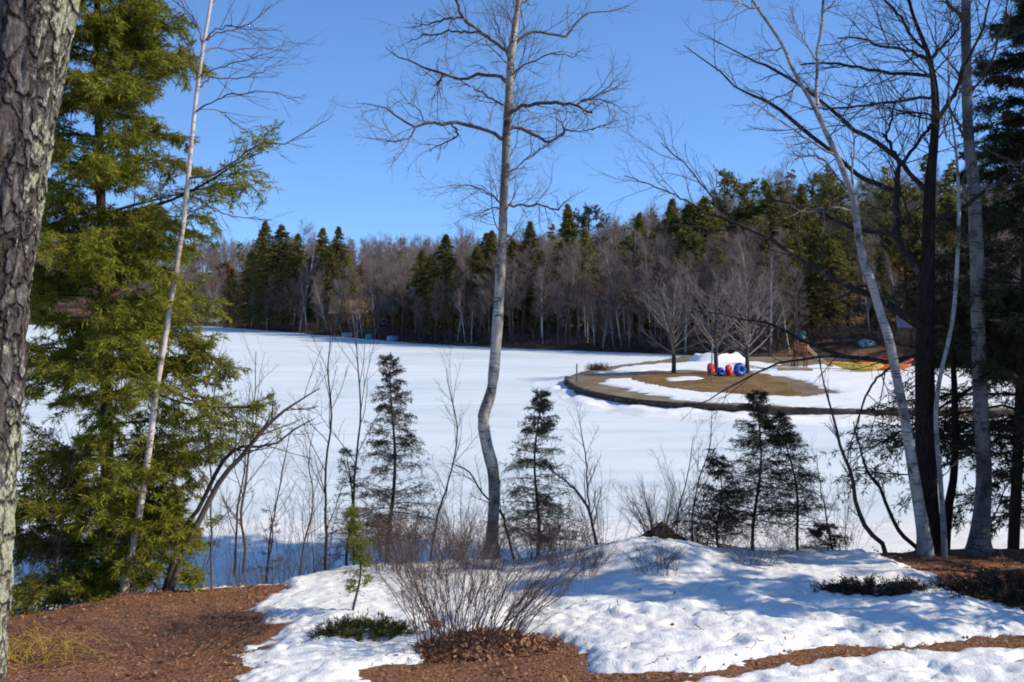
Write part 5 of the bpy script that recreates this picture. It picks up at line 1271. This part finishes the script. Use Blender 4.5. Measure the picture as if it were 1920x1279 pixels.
for f in FAR:
    kd = f['kind']; tm, cm = PROTO[kd][R.integers(len(PROTO[kd]))]
    e = thing(NAME[kd], f['label'], 'tree', (f['X'], f['Y'], f['z']), GRP[kd])
    sc = f['h'] / 12.0
    w = sc * f['w'] * R.uniform(.9, 1.35) * {'cone': .95, 'full': 1.0, 'pine': 1.0, 'bare': 1.0, 'birch': .8, 'rust': 1.1}[kd]
    e.scale = (w, w, sc)
    e.rotation_euler = (R.normal() * (.10 if kd == 'birch' else .03), f['lean'] + R.normal() * (.14 if kd == 'birch' else .03), R.random() * 2 * PI)
    for nm, me in (('trunk', tm), ('crown', cm)):
        o = bpy.data.objects.new(nm, me); COL.objects.link(o); o.parent = e

# the wood over the hills behind, one mass
def lowpoly_bare(seed):
    m = MB(); H = 12.0; hs = np.linspace(0, 1, 7)
    pts = np.stack([.2 * np.sin(hs * 4 + seed), .2 * np.cos(hs * 3 + seed), hs * H * .95 - .5], 1); m.tubes(pts, .13 * (1.05 - hs), 4, .3)
    l1, r1 = spawn(pts, .13 * (1.05 - hs), 16, (1.2, 3.0), (.3, 1), (.7, .2), .5, .1, 5, .5, .05, .4, rmin=.02); m.tubes(l1, r1, 3)
    l2, r2 = spawn(l1, r1, 7, (.6, 1.6), (.2, 1), (.6, .2), .3, .12, 3, .6, .024, .6, rmin=.016); m.tubes(l2, r2, 3)
    l3, r3 = spawn(l2, r2, 3, (.4, .9), (.3, 1), (.6, .2), .3, .12, 2, .6, .018, .6, rmin=.014); m.tubes(l3, r3, 3)
    return np.concatenate(m.v), np.concatenate(m.f), np.concatenate(m.r)
def lowpoly_con(seed):
    m = MB(); nb = 70; h = .1 + .9 * R.random(nb); L = np.interp(h, [.1, .3, 1], [1.7, 2.0, .2]) * R.uniform(.6, 1.1, nb); az = R.random(nb) * 2 * PI
    st = np.stack([0 * h, 0 * h, h * 12], 1); bp = st[:, None] + np.stack([np.cos(az) * L, np.sin(az) * L, -.15 * L], 1)[:, None] * np.linspace(0, 1, 4)[None, :, None]
    sprays(m, bp, 13, (.35, .8), (.2, .4), .4, (.1, 1), .5); return np.concatenate(m.v), np.concatenate(m.f), np.concatenate(m.r)
LB_, LC_ = [lowpoly_bare(k) for k in range(4)], [lowpoly_con(k) for k in range(3)]
mb, mc = MB(), MB()
N = 2300
xx = R.uniform(-350, 2300, N); ss = 46 + 230 * R.random(N) ** .8
nb_ = 0
u_ = np.arange(-400, 2401, 50); sd_ = np.array([shore_d(u) for u in u_])
d_ = np.interp(xx, u_, sd_) + ss
X_ = (xx - 960) / FPX * d_; Z_ = gz_far(X_, d_)
for k in range(N):
    con = R.random() < (.06 if xx[k] < 1150 else .26) * (1.8 if ss[k] > 190 else 1)
    v, f, r = (LC_ if con else LB_)[R.integers(3)]
    h = R.uniform(9, 13.5) / 12; a = R.random() * 2 * PI
    rot = np.array([[math.cos(a), -math.sin(a), 0], [math.sin(a), math.cos(a), 0], [0, 0, 1]])
    (mc if con else mb).raw(v @ rot.T * [h, h, h] + [X_[k], d_[k], Z_[k]], f, r)
stuff(mb.build('hilltop_wood', M_TWIG_FAR), 'mass of bare grey woods over the far hills')
stuff(mc.build('hilltop_evergreens', M_CON_FAR, None, False), 'dark evergreens dotted through the far woods')
# brush along the foot of the wood, also put in to darken the shaded bank
N = 5200
xx = R.uniform(360, 2000, N); ss = R.uniform(.3, 9, N)
d_ = np.interp(xx, u_, sd_) + ss; X_ = (xx - 960) / FPX * d_; Z_ = gz_far(X_, d_)
k = ~((xx > 1480) & (xx < 1740) & (ss < 5))
o = np.stack([X_, d_, Z_ - .1], 1)[k]; N = len(o)
dv = R.normal(size=(N, 3)) * [.35, .35, .15] + [0, 0, 1]; dv *= R.uniform(.5, 2.0, N)[:, None]
st = np.stack([o, o + dv * .5 + R.normal(size=(N, 3)) * .1, o + dv], 1)
m = MB(); m.tubes(st, np.full((N, 3), .016) * [1, .8, .5], 3)
a_, b_ = spawn(st, np.full((N, 3), .012), 4, (.3, .8), (.3, 1), (.6, .2), .2, .1, 3, .8, .011, .7); m.tubes(a_, b_, 3)
stuff(m.build('shore_brush', M_TWIG_DARK), 'dark leafless brush along the foot of the far wood')

# ------------------------------------------------------------------ cabins and odds and ends on the far bank
def cabin(label, x, s, w, dep, hw, hr, az, wallm, roofm, nwin, chim=False):
    d = shore_d(x) + s; X, Y = (x - 960) / FPX * d, d; z = float(gz_far(X, Y)) - .2
    t = thing('cabin', label, 'cabin', (X, Y, z))
    def L2W(v):
        v = np.asarray(v, float); c, q = math.cos(az), math.sin(az)
        return np.stack([X + v[..., 0] * c - v[..., 1] * q, Y + v[..., 0] * q + v[..., 1] * c, z + v[..., 2]], -1)
    a, b = w / 2, dep / 2
    v = [(-a, -b, 0), (a, -b, 0), (a, b, 0), (-a, b, 0), (-a, -b, hw), (a, -b, hw), (a, b, hw), (-a, b, hw), (-a, 0, hw + hr), (a, 0, hw + hr)]
    MB().raw(L2W(v), [[0, 1, 5, 4], [1, 2, 6, 5], [2, 3, 7, 6], [3, 0, 4, 7], [4, 7, 8, 8], [6, 5, 9, 9]]).build('wall', wallm, t, False)
    e = .35; k = hr / b
    v = [(-a - e, -b - e, hw - e * k), (a + e, -b - e, hw - e * k), (a + e, 0, hw + hr), (-a - e, 0, hw + hr), (a + e, b + e, hw - e * k), (-a - e, b + e, hw - e * k)]
    v = [(p[0], p[1], p[2] + .06) for p in v] + [(p[0], p[1], p[2] + .20) for p in v]
    rf = MB().raw(L2W(v), [[0, 1, 2, 3], [3, 2, 4, 5], [6, 9, 8, 7], [9, 11, 10, 8], [0, 6, 7, 1], [4, 10, 11, 5], [1, 7, 8, 2], [2, 8, 10, 4], [0, 3, 9, 6], [3, 5, 11, 9]]).build('roof', roofm, t, False)
    for q in range(nwin):
        cx = -a + (q + .5) * w / nwin
        m = MB(); 
        for (dx, dz, sx, sz) in ((-.5, 0, .08, 1.08), (.5, 0, .08, 1.08), (0, .5, .92, .08), (0, -.5, .92, .08)):
            c = L2W((cx + dx, -b - .03, hw * .55 + dz)); m.box(c, (sx, .07, sz), az)
        fr = m.build('window', M_TRIM, t, False)
        m = MB(); m.box(L2W((cx, -b - .012, hw * .55)), (.92, .02, .92), az); m.build_sub('pane', M_GLASS, fr, False)
    if chim:
        m = MB(); m.box(L2W((a * .4, .3, hw + hr + .2)), (.5, .5, 1.4), az, bev=.02); m.build_sub('chimney', simple('brick_red', (.20, .07, .045), .3, 3), rf, False)
    return t
M_TRIM = simple('window_trim', (.30, .22, .15), .1, 2); n = NT('window_glass', .05, .6); n.col((.015, .018, .022)); M_GLASS = n.m
M_SHINGLE = simple('tan_shingles', (.42, .24, .10), .3, 1.2, .9, .1, .3); M_BROWNW = simple('brown_boards', (.12, .055, .03), .3, 1.5, .85, .15, .3); M_REDW = simple('dark_red_boards', (.085, .030, .022), .3, 1.5, .85, .15, .3); M_DKROOF = simple('maroon_shingles', (.085, .045, .038), .3, 1.2, .9, .1, .3)
cabin('brown cabin with a sunlit tan roof half hidden by rust leaved oaks', 661, 9.5, 4.8, 4.0, 2.6, 1.5, -.10, M_BROWNW, M_SHINGLE, 2)
cabin('dark red cabin with maroon roof under the trees, right of the brown one', 742, 9.0, 4.2, 4.4, 2.5, 1.5, -.10, M_REDW, M_DKROOF, 2, True)
cabin('small tan shed with grey roof glimpsed between the maple and the bent birch', 1712, 10, 2.0, 2.2, 1.5, .7, -.3, simple('tan_boards', (.30, .19, .11), .3, 2), simple('grey_roofing', (.36, .35, .34), .2, 1), 1)
def hull_small(label, x, s, L, mat, name='rowboat', cat='rowboat', az=0.0):
    d = shore_d(x) + s; X, Y = (x - 960) / FPX * d, d; z = float(gz_far(X, Y))
    t = thing(name, label, cat, (X, Y, z), 'boats left on the far bank')
    n_, q = 18, 9; u = np.linspace(-1, 1, n_); a = np.linspace(0, PI, q); w = (1 - np.abs(u) ** 2.5) * .45 + .02
    Xx = np.repeat(u[:, None] * L / 2, q, 1); Yy = w[:, None] * np.cos(a)[None]; Zz = (.12 + .42 * (1 - .25 * np.abs(u[:, None]) ** 2)) * np.sin(a)[None]
    c, s_2 = math.cos(az), math.sin(az)
    m = MB(); m.grid(X + Xx * c - Yy * s_2, Y + Xx * s_2 + Yy * c, z + .05 + Zz); m.build('hull', mat, t)
    kx = np.linspace(-L / 2.3, L / 2.3, 6); m = MB(); m.tubes(np.stack([X + kx * c, Y + kx * s_2, z + .05 + .53 - .05 * np.abs(kx)], 1), np.full(6, .035), 6); m.build('keel', mat, t)
hull_small('overturned pale grey boat on the far bank left of the cabins', 651, .9, 1.5, simple('pale_grey_hull', (.30, .32, .35), .1, 2, .4, .4))
hull_small('overturned teal boat on the far bank below the cabins', 694, 1.2, 1.2, simple('teal_hull', (.04, .33, .32), .1, 2, .4, .4), az=.3)
hull_small('overturned bluish white boat on the far bank below the red cabin', 737, 1.4, 1.6, simple('bluish_hull', (.28, .30, .50), .1, 2, .4, .4), az=-.2)
# snow banked on the point at the far left end of the lake
c = PZ(396, 611, 0.0); a, b = np.meshgrid(np.linspace(0, 2 * PI, 40), np.linspace(0, 1, 12))
Xs, Ys = c[0] + 3.2 * b * np.cos(a), c[1] + 2.0 + 2.2 * b * np.sin(a)
MB().grid(Xs, Ys, -.1 + 1.35 * sstep((1 - b) / .6) * (1 + .2 * fbm(Xs * .6, Ys * .6, 0, 8))).thing('snow_pile', M_SNOW, 'white snow bank on the far left shore, seen beside the hemlock boughs', 'snow pile')
# draped blue tarpaulin at the wood edge behind the kayaks
d = shore_d(1625) + 6; X, Y = (1625 - 960) / FPX * d, d; z = float(gz_far(X, Y))
a, b = np.meshgrid(np.linspace(-1, 1, 26), np.linspace(-1, 1, 16))
MB().grid(X + a * .7, Y + b * .5, z - .1 + .6 * (1 - np.abs(b) ** 1.5) * (1 - .35 * np.abs(a) ** 3) + .05 * fbm(a * 4, b * 4, 0, 5) ).thing('tarpaulin', simple('blue_tarp', (.16, .28, .44), .2, 2, .6, .3), 'blue tarpaulin draped over a heap at the wood edge behind the kayaks', 'tarpaulin', base=(X, Y, z))

# ------------------------------------------------------------------ light, sky, camera
EL, AZ = math.radians(36.0), math.radians(SUN_AZ)      # AZ: clockwise from the view direction
sun = bpy.data.lights.new('sun', 'SUN'); so = bpy.data.objects.new('sun', sun); COL.objects.link(so)
sun.energy = 3.6; sun.angle = math.radians(.53); sun.color = (1.0, .92, .77)
sv = np.array([math.sin(AZ) * math.cos(EL), math.cos(AZ) * math.cos(EL), math.sin(EL)])
from mathutils import Vector
so.rotation_euler = Vector((-sv[0], -sv[1], -sv[2])).to_track_quat('-Z', 'Y').to_euler(); so.location = sv * 100
w = bpy.data.worlds.new('World'); SC.world = w; w.use_nodes = True
nt = w.node_tree; nt.nodes.clear()
sky = nt.nodes.new('ShaderNodeTexSky'); sky.sky_type = 'NISHITA'; sky.sun_disc = False
sky.sun_elevation = EL; sky.sun_rotation = AZ; sky.air_density = 1.0; sky.dust_density = 0.0; sky.ozone_density = 4.0; sky.altitude = 1500
bg = nt.nodes.new('ShaderNodeBackground'); bg.inputs[1].default_value = .15
hs_ = nt.nodes.new('ShaderNodeHueSaturation'); hs_.inputs['Saturation'].default_value = 1.11; hs_.inputs['Hue'].default_value = .503; hs_.inputs['Value'].default_value = 1.27
wo = nt.nodes.new('ShaderNodeOutputWorld')
tcw = nt.nodes.new('ShaderNodeTexCoord'); mpw = nt.nodes.new('ShaderNodeMapping'); mpw.inputs['Location'].default_value = (0, 0, .145)
nt.links.new(tcw.outputs['Generated'], mpw.inputs[0]); nt.links.new(mpw.outputs[0], sky.inputs[0])
nt.links.new(sky.outputs[0], hs_.inputs['Color']); nt.links.new(hs_.outputs[0], bg.inputs[0]); nt.links.new(bg.outputs[0], wo.inputs[0])

cam = bpy.data.cameras.new('camera'); co = bpy.data.objects.new('camera', cam); COL.objects.link(co)
cam.sensor_width = 36; cam.lens = 36; cam.clip_start = .05; cam.clip_end = 5000
co.location = CAM; co.rotation_euler = (math.radians(90) - PITCH, 0, 0)
SC.camera = co
SC.view_settings.view_transform = 'Standard'; SC.view_settings.look = 'None'; SC.view_settings.gamma = 1; SC.view_settings.exposure = 0.32
SC.cycles.filter_width = 1.9
SC.cycles.max_bounces = 6; SC.cycles.diffuse_bounces = 3; SC.cycles.transmission_bounces = 3
